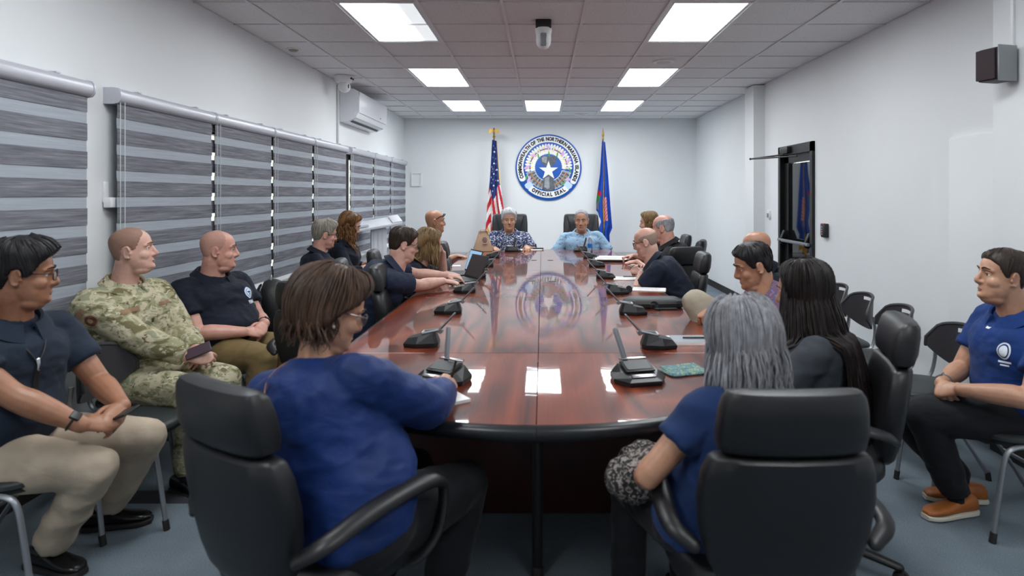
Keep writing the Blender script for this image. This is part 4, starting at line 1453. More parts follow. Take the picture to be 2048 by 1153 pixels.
def folding_chair(name, label, group):
    t = thing(name, label, 'chair', (0, 0, 0), 0, group)
    # wrap-round back with a hand slot at the top
    zt, zb = .775, .52
    N_, K = 28, 10

    def bp(u, v, off):                    # u -1..1 across, v 0..1 up, off thickness
        a = u * radians(62)
        R_ = .235
        top = zt - .055 * u * u - .09 * max(0, abs(u) - .72) * 2.2
        bot = zb + .10 * abs(u) ** 2.2
        z = bot + (top - bot) * v
        lean = -.05 * (z - .5)
        return V((R_ + off) * sin(a) * 1.0, -.235 + .12 * (1 - cos(a)) / (1 - cos(radians(62))) * .9 - off * cos(a) + lean, z)
    bk = MB()
    hole = lambda i, j: (10 <= i <= 17) and j == 8
    for off, flip in ((.006, 0), (-.006, 1)):
        o = len(bk.v)
        for i in range(N_ + 1):
            for j in range(K + 1):
                bk.v.append(tuple(bp(-1 + 2 * i / N_, j / K, off)))
        for i in range(N_):
            for j in range(K):
                if hole(i, j): continue
                q = (o + i * (K + 1) + j, o + (i + 1) * (K + 1) + j, o + (i + 1) * (K + 1) + j + 1, o + i * (K + 1) + j + 1)
                bk.f.append(q if flip else q[::-1]); bk.mi.append(0)
    S = (N_ + 1) * (K + 1)

    def wall(a, b):
        bk.f.append((a, b, b + S, a + S)); bk.mi.append(0)
    for i in range(N_):
        wall(i * (K + 1), (i + 1) * (K + 1)); wall(i * (K + 1) + K, (i + 1) * (K + 1) + K)
    for j in range(K):
        wall(j, j + 1); wall(N_ * (K + 1) + j, N_ * (K + 1) + j + 1)
    for i in range(10, 18):
        wall(i * (K + 1) + 8, (i + 1) * (K + 1) + 8); wall(i * (K + 1) + 9, (i + 1) * (K + 1) + 9)
    for j in (8,):
        wall(10 * (K + 1) + j, 10 * (K + 1) + j + 1); wall(18 * (K + 1) + j, 18 * (K + 1) + j + 1)
    bk.build('backrest', M_fold_plastic, t, True, ang=50)
    # rounded rim around the top edge and ends
    rim = [bp(-1, .0, 0)] + [bp(-1, .5, 0)] + [bp(-1 + 2 * i / 16, 1.0, 0) for i in range(17)] + [bp(1, .5, 0), bp(1, .0, 0)]
    MB().tube(rim, .0105, 8, 'round').build('back_rim', M_fold_plastic, t)
    # seat pad on its pan
    rg = []
    for z, k in ((.415, .95), (.423, 1.0), (.438, 1.0), (.446, .97), (.450, .88), (.449, .3)):
        rg.append([V(x * (1 + .06 * y), y + .0, z - .02 * max(0, -y / .2) * .4) for x, y in sring(.212 * k, .208 * k, 32, 3.4)])
    st = MB().loft(rg).build('seat', M_seatvinyl, t)
    MB().loft([[V(x, y, z) for x, y in sring(.205, .20, 32, 3.4)] for z in (.402, .416)]).build('seat_pan', M_black, t)
    for s in (-1, 1):
        x = s * .222
        MB().tube([V(s * .215, .235, .028), V(x, .205, .27), V(x, .185, .375), V(x, .15, .408), V(x, .08, .414), V(x, -.10, .412), V(x, -.165, .435), V(s * .214, -.190, .54), V(s * .205, -.185, .64)], .0135, 10, 'flat', .75, V(1, 0, 0), sub=4).build('side_frame', M_foldtube, t)
        l2 = MB().tube([V(s * .205, .03, .405), V(s * .205, -.10, .24), V(s * .208, -.235, .028)], .012, 10, 'flat', .75, V(1, 0, 0), sub=2).build('rear_leg', M_foldtube, t)
        for (yy, dd, xx) in ((.235, .03, .215), (-.235, -.027, .208)):
            MB().tube([V(s * xx, yy + dd * .14, .0), V(s * xx, yy - dd * .1, .045)], .0165, 10, 'flat', .8, V(1, 0, 0)).build('foot_cap', M_rubber, t)
    MB().tube([V(-.205, -.10, .24), V(.205, -.10, .24)], .009, 8).build('crossbar', M_foldtube, t)
    return reg(t)


OC = office_chair('office_chair', 'x', 'black office chairs with separate head cushions')
placed = {'oc': 0, 'fc': 0, 'ec': 0}


def put(kind, proto, x, y, heading, label):
    rz = radians(heading - 90)
    if placed[kind] == 0:
        placed[kind] = 1
        proto.location = (x, y, 0); proto.rotation_euler = (0, 0, rz); proto['label'] = label
        return proto
    return clone(proto, (x, y, 0), rz, label)


for a in ((-.66, 1.93, 56, 'black office chair in the left foreground under the woman in the blue blouse'),
          (.62, 1.92, 91, 'black office chair in the right foreground, back turned to the camera'),
          (1.12, 2.66, 163, 'black office chair seen side-on under the woman with long black hair'),
          (-1.26, 3.92, 80, 'empty black office chair standing behind the brown-haired woman in blue'),
          (-.83, 4.50, 6, 'empty black office chair pushed up to the table, right of the brown-haired woman'),
          (-1.22, 4.96, 12, 'black office chair behind the dark-haired man typing in navy'),
          (-1.18, 5.75, 8, 'black office chair behind the woman leaning her chin on her hand'),
          (-.72, 6.75, 5, 'empty black office chair between the chin-leaning woman and the bald man with sunglasses'),
          (-1.40, 7.75, 5, 'black office chair of the bald man with sunglasses on his head'),
          (1.05, 5.5, 176, 'black office chair under the bald man with glasses leaning on the table'),
          (1.22, 6.35, 115, 'empty black office chair beside the man in black at the right of the table'),
          (1.42, 7.1, 160, 'black office chair under the man in the black shirt'),
          (1.45, 7.95, 178, 'black office chair of the blonde woman half hidden at the far right'),
          (1.28, 3.80, 178, 'black office chair under the man in the purple floral shirt')):
    put('oc', OC, *a)
EC = exec_chair('executive_chair', 'x', 'tall black chairs at the head of the table')
put('ec', EC, -.49, 9.45, -90, 'tall black leather chair of the white-haired man in the dark print shirt')
put('ec', EC, .58, 9.45, -90, 'tall black leather chair of the man in the light blue print shirt')
FC = folding_chair('folding_chair', 'x', 'charcoal chairs with silver legs along the walls')
for a in ((-2.10, 2.55, 5, 'charcoal chair with silver legs under the man with glasses and lanyard'),
          (-1.93, 3.12, 2, 'empty charcoal chair between the man with glasses and the man in camouflage'),
          (-2.14, 3.52, 8, 'charcoal chair under the man in camouflage'),
          (-2.08, 4.22, 8, 'charcoal chair under the bald man with the round shirt emblem'),
          (-2.06, 4.95, 12, 'charcoal chair holding the black backpack by the left wall'),
          (-1.94, 6.0, 18, 'charcoal chair under the grey-haired man with glasses'),
          (-1.98, 6.7, 5, 'charcoal chair under the curly-haired woman with a laptop'),
          (-1.75, 7.5, 5, 'empty charcoal chair in front of the white lectern'),
          (2.18, 3.02, 180, 'charcoal chair under the man in the royal blue polo'),
          (2.12, 3.64, 177, 'empty charcoal chair next to the man in the royal blue polo'),
          (2.15, 4.28, 176, 'second empty charcoal chair from the man in the royal blue polo'),
          (2.16, 4.80, 178, 'third empty charcoal chair from the man in the royal blue polo'),
          (2.20, 5.28, 180, 'fourth empty charcoal chair from the royal blue polo, half hidden by black hair'),
          (1.78, 4.72, 180, 'charcoal chair under the bald man behind the purple shirt')):
    put('fc', FC, *a)
# ------------------------------------------------------------------ people
mat('eye_white', (225, 220, 215), .2, bump=(50, .02, .001)); mat('eye_iris', (38, 26, 20), .15, bump=(50, .02, .001))
M_lens = bpy.data.materials.new('clear_lens'); M_lens.use_nodes = True
_t = NT(M_lens); _t.b.inputs['Base Color'].default_value = (.85, .88, .9, 1); _t.b.inputs['Alpha'].default_value = .10; _t.b.inputs['Roughness'].default_value = .05
_t.l(_t.noise(_t.coord(), 5), _t.n('ShaderNodeBump', Strength=.005).inputs['Height'])
M_sun = mat('dark_lens', (14, 14, 16), .08, bump=(20, .01, .001))
M_gframe = mat('glasses_frame_black', (20, 20, 24), .3, bump=(60, .03, .001))
M_gmetal = mat('glasses_frame_metal', (120, 112, 110), .3, .8, bump=(60, .03, .001))

SK_light = skin_mat('skin_light', (206, 162, 146)); SK_pink = skin_mat('skin_pink', (202, 150, 134)); SK_tan = skin_mat('skin_tan', (180, 132, 106)); SK_brown = skin_mat('skin_brown', (158, 110, 84)); SK_olive = skin_mat('skin_olive', (184, 138, 112))
C_navy = cloth_mat('navy_polo', (18, 26, 43)); C_navy2 = cloth_mat('navy_polo_dark', (13, 19, 34)); C_navy3 = cloth_mat('navy_polo_faded', (33, 41, 62)); C_slate = cloth_mat('slate_polo', (30, 40, 55))
C_royal = cloth_mat('royal_blue_polo', (18, 50, 108)); C_blouse = cloth_mat('blue_blouse', (20, 44, 98), .55, 500, .3); C_blouse2 = cloth_mat('deep_blue_top', (30, 50, 92), .85)
C_black = cloth_mat('black_polo', (26, 27, 31)); C_grey = cloth_mat('charcoal_jacket', (58, 62, 68)); C_khaki = cloth_mat('khaki_trousers', (172, 156, 138)); C_olive = cloth_mat('olive_trousers', (120, 100, 66)); C_beige = cloth_mat('beige_trousers', (158, 148, 132)); C_blackp = cloth_mat('black_trousers', (24, 25, 29)); C_white = cloth_mat('white_tee', (225, 225, 228))
M_shoe = mat('black_shoe_leather', (18, 18, 20), .25, bump=(120, .1, .001)); M_tanshoe = mat('tan_shoe_leather', (170, 98, 42), .45, bump=(120, .15, .001), var=(8, .12)); M_wsole = mat('white_sole', (215, 208, 192), .6, bump=(90, .1, .001))


def m_camo():
    m = bpy.data.materials.new('camouflage_cloth'); m.use_nodes = True; t = NT(m)
    v = t.coord((1, 1, 1.9))
    f = t.noise(v, 9, 3, .55, .9)
    base = t.ramp(f, [(0, (112, 104, 76)), (.40, (112, 104, 76)), (.42, (146, 144, 114)), (.50, (180, 170, 144)), (.58, (180, 170, 144)), (.60, (138, 139, 112)), (1, (138, 139, 112))], 'CONSTANT')
    f2 = t.noise(t.coord((1.3, 1.3, 2.6), loc=(3, 1, 7)), 13, 3, .6, 1.0)
    mk = t.ramp(f2, [(0, (0, 0, 0)), (.64, (255, 255, 255))], 'CONSTANT')
    mx = t.n('ShaderNodeMix', _data_type='RGBA'); t.l(mk, mx.inputs[0]); t.l(base, mx.inputs[6]); mx.inputs[7].default_value = lin((98, 82, 68))
    f3 = t.noise(t.coord((1.6, 1.6, 3), loc=(9, 4, 2)), 22, 2, .5, .6)
    mk3 = t.ramp(f3, [(0, (0, 0, 0)), (.63, (255, 255, 255))], 'CONSTANT')
    m3 = t.n('ShaderNodeMix', _data_type='RGBA'); t.l(mk3, m3.inputs[0]); t.l(mx.outputs[2], m3.inputs[6]); m3.inputs[7].default_value = lin((192, 184, 162))
    t.l(m3.outputs[2], t.b.inputs['Base Color'])
    t.b.inputs['Roughness'].default_value = .9; t.b.inputs['Specular IOR Level'].default_value = .15
    t.bump(t.noise(t.coord((1, 1, 1.7)), 9, 3, .5, .6), .35, .02)
    return m


def m_print(name, bg, c1, c2, scale, th1, th2, sc3=(1, 1, 1)):
    """shirt print: two layers of irregular blots over a ground colour"""
    m = bpy.data.materials.new(name); m.use_nodes = True; t = NT(m)
    f = t.noise(t.coord(sc3), scale, 2, .5, 1.2); f2 = t.noise(t.coord(sc3, loc=(7, 2, 5)), scale * 1.25, 2, .5, 1.6)
    a = t.ramp(f, [(0, (0, 0, 0)), (th1, (255, 255, 255))], 'CONSTANT'); b = t.ramp(f2, [(0, (0, 0, 0)), (th2, (255, 255, 255))], 'CONSTANT')
    m1 = t.n('ShaderNodeMix', _data_type='RGBA'); t.l(a, m1.inputs[0]); m1.inputs[6].default_value = lin(bg); m1.inputs[7].default_value = lin(c1)
    m2 = t.n('ShaderNodeMix', _data_type='RGBA'); t.l(b, m2.inputs[0]); t.l(m1.outputs[2], m2.inputs[6]); m2.inputs[7].default_value = lin(c2)
    t.l(m2.outputs[2], t.b.inputs['Base Color'])
    t.b.inputs['Roughness'].default_value = .8; t.b.inputs['Specular IOR Level'].default_value = .2
    t.bump(t.noise(t.coord(), 9, 3), .25, .015)
    return m


C_camo = m_camo()
C_print1 = m_print('navy_white_print', (36, 48, 84), (205, 210, 222), (92, 118, 168), 48, .56, .64)
C_print2 = m_print('light_blue_print', (150, 180, 206), (96, 128, 172), (70, 74, 110), 30, .62, .70)
C_print3 = m_print('purple_floral_print', (104, 82, 104), (70, 116, 168), (136, 112, 132), 26, .60, .60)
C_print4 = m_print('black_white_knit', (44, 42, 42), (146, 136, 130), (20, 20, 20), 70, .52, .60)

HB = hair_mat('hair_black', (10, 10, 12), (38, 34, 36)); HDB = hair_mat('hair_dark_brown', (26, 20, 18), (66, 52, 44)); HBR = hair_mat('hair_brown', (34, 24, 20), (98, 72, 56)); HLB = hair_mat('hair_light_brown', (66, 50, 34), (160, 132, 92)); HGR = hair_mat('hair_grey', (86, 84, 88), (176, 174, 180)); HWH = hair_mat('hair_white', (150, 152, 156), (228, 230, 234)); HGB = hair_mat('hair_grey_brown', (96, 88, 80), (168, 160, 148)); HCU = hair_mat('hair_curly_brown', (48, 32, 22), (150, 104, 58)); HLG = hair_mat('hair_long_black', (9, 8, 9), (44, 34, 32), .42)
ST_br = hair_mat('stubble_brown', (132, 100, 86), (156, 120, 104), .6, (200, 200, 200)); ST_gr = hair_mat('stubble_grey', (140, 120, 108), (168, 144, 130), .6, (200, 200, 200)); ST_pk = hair_mat('stubble_light', (168, 128, 114), (190, 144, 128), .6, (200, 200, 200)); ST_dk = hair_mat('stubble_dark', (48, 40, 38), (90, 74, 66), .6, (200, 200, 200))
RING = [(0, -.2), (58, -.2), (64, .05), (90, .068), (180, .082)]            # upper limit of the hair of a bald crown


def clasp(C, heading, lift=.02):
    """two wrists and hand directions of folded hands round C"""
    a = radians(heading); F = V(cos(a), sin(a), 0); R = V(sin(a), -cos(a), 0); C = Vector(C)
    return dict(RH=(C + R * .085 - F * .055, F * .45 - R * .85 - V(0, 0, .15), V(0, 0, .75) + F * .55 + R * .25, .75),
                LH=(C - R * .085 - F * .045 + V(0, 0, lift), F * .40 + R * .85 - V(0, 0, .25), V(0, 0, .75) + F * .55 - R * .25, .85))


Z = V(0, 0, 1)
PEOPLE = {}
# --- left wall row
PEOPLE['lanyard'] = person('man with glasses and black lanyard in slate polo and khaki trousers, nearest at left', (-2.18, 2.55), -14, W(48, 548, 2.55), 32, -4, skin=SK_brown, girth=1.22, belly=.045, shw=1.08, jowl=.010,
    shirt=C_slate, pants=C_khaki, shoes=M_shoe, RF=((-1.98, 2.60), -14), LF=((-1.96, 2.93), 18), hair=dict(mat=HB, t=.02, top=.012, amp=.006, strands=420, len=.07, sr=.0036, fringe=.012, fwd=.5, seed=4),
    glasses=(M_gframe, M_lens), vox=.0042, cvox=.009, arm=1.14, brow=(25, 20, 20), seat=.425, **clasp(W(226, 838, 2.56), -14))
PEOPLE['camo'] = person('man with shaved head in camouflage uniform holding a phone by the left wall', (-2.18, 3.50), -16, W(266, 500, 3.5), 22, 6, skin=SK_light, girth=1.14, shw=1.08, neck=1.08, brow=(120, 88, 70),
    shirt=C_camo, sleeve='long', pants=C_camo, shoes=M_shoe, hair=dict(mat=ST_br, t=.0035, amp=.0, line=[(0, .095), (20, .088), (36, .070), (50, .058), (62, .030), (74, -.006), (84, -.010), (88, .012), (104, .012), (112, -.022), (135, -.058), (180, -.068)]), vox=.0042, cvox=.009, arm=1.2, slen=.6, seat=.425,
    RH=(W(372, 712, 3.36), V(.9, .25, -.15), V(.1, -.75, .65), .6), LH=(W(392, 700, 3.52), V(.55, -.8, -.2), V(.5, .3, .8), .6))
PEOPLE['emblem'] = person('bald man in navy polo with round chest emblem and olive trousers by the left wall', (-2.10, 4.2), -20, W(438, 500, 4.2), 22, 0, skin=SK_pink, girth=1.34, belly=.075, shw=1.05, jowl=.010, hs=1.04,
    shirt=C_navy2, pants=C_olive, shoes=M_shoe, hair=dict(mat=ST_pk, t=.0025, amp=0, line=[(0, .2), (40, .2), (52, .085), (66, .03), (76, -.004), (84, -.01), (88, .012), (104, .012), (112, -.022), (135, -.058), (180, -.068)]), vox=.0045, cvox=.009, arm=1.15,
    brow=(120, 84, 66), seat=.425, **clasp(W(522, 660, 4.08), -18))
PEOPLE['greyman'] = person('grey-haired man with glasses in dark navy polo seated beyond the backpack', (-2.02, 5.98), 16, W(650, 469, 6.0), 34, -8, skin=SK_pink, girth=1.20, belly=.02,
    shirt=C_navy2, pants=C_blackp, shoes=M_shoe, hair=dict(mat=HGB, t=.018, top=.008, amp=.005, strands=260, len=.06, sr=.004, fringe=.012, fwd=.4, seed=8), glasses=(M_gframe, M_lens), vox=.006, cvox=.011, brow=(130, 120, 110), slouch=.4)
PEOPLE['curly'] = person('woman with long curly brown hair typing on a laptop on her lap', (-2.06, 6.7), 3, W(700, 451, 6.7), 12, -22, skin=SK_light, female=True, ears=False, girth=1.08, hs=1.02,
    shirt=C_navy2, pants=C_blackp, shoes=M_shoe, sleeve='mid', hair=dict(mat=HCU, t=.014, top=.004, amp=.006, strands=300, len=.30, sr=.006, hang=True, wave=.55, soft=.03, lift=.01, seed=5), vox=.006, cvox=.011,
    RH=(W(742, 531, 6.62), V(1, -.05, -.12), V(.1, 0, 1), .35), LH=(W(742, 526, 6.85), V(1, -.1, -.12), V(.1, 0, 1), .35))
# --- left side of the table
PEOPLE['bluewoman'] = person('woman with short brown hair in blue long-sleeved blouse writing, left foreground', (-.585, 1.93), 48, W(664, 622, 2.06), 38, -20, skin=SK_olive, female=True, girth=1.24, belly=.05, s=.98, hs=1.0, twist=16, neck=.92, slouch=.45,
    shirt=C_blouse, sleeve='cuff', puff=.006, pants=C_blackp, shoes=M_shoe, collar=False, arm=1.08, shw=1.06, hair=dict(mat=HBR, t=.020, top=.006, amp=.012, nsc=24, vol=.020, strands=1500, len=.10, sr=.0026, hang=True, zhang=-.05, wave=.50, flare=.25, soft=.03, lift=.016, side=92, seed=3,
    line=[(0, .068), (30, .062), (48, .045), (60, .032), (70, .02), (80, .004), (90, -.012), (104, -.05), (120, -.075), (180, -.09)]), glasses=(M_gmetal, M_lens), vox=.0042, cvox=.009,
    RH=(W(892, 776, 2.33), V(.05, .97, .05), V(.65, -.25, .7), .95), LH=(W(806, 762, 2.45), V(.85, .5, -.2), V(-.2, .2, .95), .4), relbow=V(.75, -.55, -.75), lelbow=V(-.5, .2, -.9), RF=((-.36, 2.22), 60), LF=((-.62, 2.34), 60))
PEOPLE['typist'] = person('dark-haired man with glasses in navy polo typing at the left of the table', (-1.36, 4.82), 22, W(808, 489, 4.85), 26, -12, skin=SK_light, girth=1.34, belly=.06, jowl=.010,
    shirt=C_navy3, pants=C_blackp, shoes=M_shoe, hair=dict(mat=HDB, t=.013, top=.004, amp=.005, strands=300, len=.05, sr=.0038, fwd=.2, seed=2), glasses=(M_gframe, M_lens), vox=.005, cvox=.010, arm=1.15, slouch=.5,
    RH=(W(886, 563, 5.12), V(.93, .3, -.12), V(.05, -.1, 1), .35), LH=(W(893, 552, 5.42), V(.97, .1, -.12), V(.05, 0, 1), .35))
PEOPLE['chin'] = person('woman with long light brown hair resting her chin on her hand', (-1.33, 5.62), 14, W(858, 490, 5.65), 22, -14, skin=SK_light, female=True, ears=False, girth=1.18, hs=1.04,
    shirt=C_navy2, collar=False, pants=C_blackp, shoes=M_shoe, hair=dict(mat=HLB, t=.018, top=.006, amp=.006, strands=360, len=.24, sr=.006, hang=True, wave=.18, flare=.1, soft=.04, lift=.01, seed=9), vox=.0055, cvox=.010, slouch=.6,
    RH=(W(893, 548, 5.62), V(.97, .15, -.12), V(.05, -.1, 1), .35), LH=(W(886, 507, 5.82), V(-.35, -.25, .95), V(.8, .3, .2), .7), lelbow=V(.35, .3, -1))
PEOPLE['sunglasses'] = person('bald man with sunglasses pushed up on his head, far left of the table', (-1.48, 7.7), 8, W(870, 443, 7.7), 20, 0, skin=SK_tan, girth=1.18, belly=.02, hs=1.12, jowl=.010,
    shirt=C_navy2, pants=C_blackp, shoes=M_shoe, vox=.006, cvox=.012, brow=(60, 45, 40), RH=(W(912, 512, 7.75), V(.97, .15, -.1), V(.05, -.1, 1), .4))
# --- head of the table
PEOPLE['white'] = person('white-haired man in dark blue and white print shirt at the head of the table', (-.49, 9.36), -90, W(1018, 440, 9.25), -84, -3, skin=SK_olive, girth=1.22, belly=.03, hs=1.15, s=1.08, jowl=.008, shw=1.06,
    shirt=C_print1, pants=C_blackp, shoes=M_shoe, hair=dict(mat=HWH, t=.016, top=.012, amp=.004, strands=200, len=.05, sr=.004, fringe=.008, seed=6), vox=.006, cvox=.012, brow=(150, 140, 135), slen=.8,
    LH=(W(1052, 494, 8.9), V(.25, -.95, -.1), V(0, -.1, 1), .35), RH=(W(990, 497, 8.9), V(.3, -.9, -.1), V(0, -.1, 1), .35))
PEOPLE['lightblue'] = person('man with thin grey hair in light blue print shirt at the head of the table', (.58, 9.36), -90, W(1163, 441, 9.25), -98, -6, lidded=True, skin=SK_olive, girth=1.24, belly=.05, hs=1.16, s=1.08, jowl=.010, shw=1.08,
    shirt=C_print2, pants=C_blackp, shoes=M_shoe, hair=dict(mat=HGR, t=.005, top=.002, amp=.002, line=[(0, .088), (30, .082), (48, .06), (60, .035), (70, .008), (80, -.01), (86, .01), (104, .012), (112, -.02), (135, -.058), (180, -.068)]), vox=.006, cvox=.012, brow=(90, 78, 72), slen=.85,
    LH=(W(1206, 503, 9.02), V(-.4, -.9, -.1), V(0, -.1, 1), .35), RH=(W(1124, 503, 9.02), V(.4, -.9, -.1), V(0, -.1, 1), .35))
# --- right side of the table
PEOPLE['blonde'] = person('blonde woman mostly hidden behind the man in black at the right of the table', (1.42, 7.95), 176, W(1297, 446, 7.95), 170, -5, skin=SK_light, female=True, ears=False, shirt=C_black, pants=C_blackp, shoes=M_shoe,
    hair=dict(mat=HLB, t=.020, top=.01, amp=.005, strands=200, len=.16, sr=.006, hang=True, wave=.12, soft=.03, seed=12), vox=.007, cvox=.013)
PEOPLE['black'] = person('heavy man with grey hair in black polo at the right of the table', (1.47, 7.05), 160, W(1326, 456, 7.05), 148, -4, skin=SK_pink, girth=1.36, belly=.06, hs=1.14, s=1.05, jowl=.012,
    shirt=C_black, pants=C_blackp, shoes=M_shoe, hair=dict(mat=HGR, t=.006, top=0, amp=.003, bald=[(0, -.2), (45, -.2), (60, .05), (80, .082), (130, .094), (180, .098)]), vox=.006, cvox=.012, neckc=1.15,
    LH=(W(1274, 524, 6.85), V(-.93, .2, -.1), V(0, -.2, 1), .7), RH=(W(1266, 512, 7.2), V(-.93, -.2, -.1), V(0, .2, 1), .7))
PEOPLE['leaning'] = person('balding man with glasses in navy polo leaning on the right side of the table', (1.16, 5.48), 168, W(1291, 484, 5.55), 158, -14, skin=SK_light, girth=1.26, belly=.03, jowl=.006,
    shirt=C_navy, pants=C_blackp, shoes=M_shoe, hair=dict(mat=ST_gr, t=.0035, amp=0, bald=RING), glasses=(M_gframe, M_lens), vox=.005, cvox=.010, arm=1.15, slouch=.5, shw=1.05,
    LH=(W(1283, 548, 5.56), V(-.55, .75, .25), V(-.4, -.5, .7), .8), RH=(W(1277, 536, 5.75), V(-.5, -.8, .1), V(-.6, .2, .7), .8), lelbow=V(-.15, -1, -.55), relbow=V(.2, .4, -1))
PEOPLE['purple'] = person('dark-haired man in purple floral shirt and beige trousers with crossed legs', (1.36, 3.80), 178, W(1506, 532, 3.75), 176, -16, skin=SK_tan, girth=1.24, belly=.04, jowl=.010, hs=1.04,
    shirt=C_print3, pants=C_beige, shoes=M_shoe, hair=dict(mat=HB, t=.010, top=.006, amp=.003, strands=340, len=.04, sr=.003, fringe=.006, seed=14), vox=.0045, cvox=.010, brow=(25, 20, 20), slouch=.7,
    RH=(W(1437, 606, 3.9), V(-.9, -.2, -.35), V(-.2, .3, .9), .5), LH=(W(1438, 618, 3.72), V(-.9, .3, -.35), V(-.2, -.2, .9), .5), RF=((1.16, 3.72, .42), 190), LF=((1.0, 3.70), 178), rk=W(1392, 606, 3.92))
PEOPLE['behind'] = person('bald man in navy polo seated behind the man in the purple shirt', (1.82, 4.72), 178, W(1512, 496, 4.7), 165, -4, skin=SK_tan, girth=1.16, shirt=C_navy2, pants=C_blackp, shoes=M_shoe, vox=.006, cvox=.011, jowl=.008)
PEOPLE['longhair'] = person('woman with very long black hair in charcoal jacket, right of the table', (1.14, 2.80), 150, W(1604, 584, 2.80), 142, -6, skin=SK_tan, female=True, ears=False, girth=1.10,
    shirt=C_grey, sleeve='long', collar=False, pants=C_blackp, shoes=M_shoe, hair=dict(mat=HLG, t=.014, top=.008, amp=.003, vol=.006, strands=1300, len=.62, sr=.0042, step=.026, hang=True, zhang=-.03, wave=.10, flare=.30, soft=.05, lift=.012, drift=(.08, -.04, 0), seed=15, line=[(0, .068), (30, .06), (48, .04), (60, .02), (70, -.02), (90, -.05), (120, -.09), (180, -.10)]), vox=.0055, cvox=.010, slouch=.4)
PEOPLE['greywoman'] = person('woman with shoulder-length grey hair in deep blue top, right foreground', (.52, 1.94), 105, W(1484, 682, 1.98), 106, -14, skin=SK_tan, female=True, ears=False, girth=1.12, s=.90, hs=1.0,
    shirt=C_blouse2, collar=False, pants=C_blackp, shoes=M_shoe, hair=dict(mat=HGR, t=.020, top=.006, amp=.006, vol=.012, strands=1500, len=.20, sr=.0028, step=.014, hang=True, zhang=-.03, wave=.22, flare=.30, soft=.05, lift=.014, seed=16, line=[(0, .066), (30, .06), (48, .04), (60, .02), (68, -.02), (80, -.05), (104, -.07), (130, -.10), (180, -.11)]), vox=.0045, cvox=.009, slouch=.5,
    LH=(W(1326, 905, 2.05), V(.3, .9, -.1), V(-.6, 0, .8), .5), RH=((.62, 2.16, .66), V(-.4, .9, -.1), V(.2, 0, 1), .5), lelbow=V(-.8, -.6, -.6), slen=.5)
# --- right wall
PEOPLE['royal'] = person('man in royal blue polo, black trousers and tan shoes seated by the right wall', (2.24, 3.02), 178, W(2004, 552, 3.02), 172, 6, skin=SK_olive, girth=1.22, belly=.02, shw=1.06, jowl=.006,
    shirt=C_royal, pants=C_blackp, shoes=M_tanshoe, sole=M_wsole, socks=C_blackp, hair=dict(mat=HDB, t=.006, top=.008, amp=.003, strands=260, len=.035, sr=.003, seed=17), vox=.0042, cvox=.009, arm=1.12, brow=(40, 30, 28),
    LF=((1.94, 3.04), 192), RF=((2.06, 3.18), 170), seat=.41, **clasp(W(1880, 778, 3.0), 178))
flush()

# ------------------------------------------------------------------ details on the people
p = PEOPLE['emblem']
Tn, rn, fn = p['frame'](.68); c = p['spine'](.70) - rn * .085
M_embw = mat('emblem_white', (214, 220, 230), .6, bump=(300, .1, .001)); M_embb = mat('emblem_blue', (30, 62, 130), .6, bump=(300, .1, .001)); M_embl = mat('emblem_light_blue', (120, 160, 200), .6, bump=(300, .1, .001))
dv = (-fn + rn * .25)
tv, tf = text_mesh('FEMA', .028, 0, .0012)
decal(p, [disc2d(.040, .040) + (M_embb, 0), disc2d(.036, .036) + (M_embw, .0008), disc2d(.027, .027) + (M_embb, .0016), disc2d(.024, .024) + (M_embw, .0024), rect2d(.030, .010, cy=.006) + (M_embb, .0032), disc2d(.012, .009, cy=-.008) + (M_embl, .0032),
          ([(x, y - .060) for x, y, z in tv], tf, M_embw, .001)], c, dv, Tn, 'emblem')
p = PEOPLE['royal']
Tn, rn, fn = p['frame'](.68); c = p['spine'](.70) - rn * .085
dv = (-fn + rn * .25)
decal(p, [disc2d(.030, .036) + (M_embw, 0), disc2d(.024, .030) + (C_royal, .0008), disc2d(.019, .024) + (M_embw, .0016), rect2d(.06, .008, cy=-.048) + (M_embw, 0), rect2d(.04, .006, cy=-.062) + (M_embw, 0)], c, dv, Tn, 'emblem')
p = PEOPLE['camo']
M_tape = mat('brown_name_tape', (138, 108, 82), .8, bump=(400, .2, .001)); M_patch = mat('patch_brown', (96, 58, 46), .8, bump=(300, .2, .001)); M_patch2 = mat('patch_tan', (160, 128, 92), .8, bump=(300, .2, .001))
Tn, rn, fn = p['frame'](.72)
for sd in (1, -1):
    decal(p, [rect2d(.11, .022, 10, 3) + (M_tape, 0)], p['spine'](.72) + rn * sd * .085, -fn + rn * sd * -.2, Tn, 'name_tape')
decal(p, [rect2d(.016, .022) + (mat('rank_dark', (58, 48, 40), .8, bump=(300, .2, .001)), 0)], p['spine'](.58), -fn, Tn, 'rank_tab')
u1 = p['SH'][1]; el = p['ARM'][1][0]; up = (u1 - el).normalized()
pos = u1.lerp(el, .42)
decal(p, [rect2d(.06, .030, cy=.055) + (M_tape, 0), disc2d(.034, .032) + (M_patch2, 0), disc2d(.029, .027) + (M_patch, .001), disc2d(.012, .012) + (M_patch2, .002)], pos, V(.35, .95, -.05), up, 'shoulder_patch')
watch(PEOPLE['lanyard'], 1, r=.036); watch(PEOPLE['emblem'], -1, r=.036); watch(PEOPLE['royal'], 1, M_greymetal, .035); watch(PEOPLE['curly'], 1, r=.031)
# lanyard of the nearest man
p = PEOPLE['lanyard']
Tn, rn, fn = p['frame'](.7); bv = bvh_of(p['shirt'])


def on_shirt(info, bv, t_, side, off=.004):
    T_, r_, f_ = info['frame'](t_)
    o = info['spine'](t_) + r_ * side + f_ * .6
    h = bv.ray_cast(o, -f_, 1.0)
    return (h[0] if h[0] is not None else info['spine'](t_) + f_ * .14 + r_ * side) + f_ * off


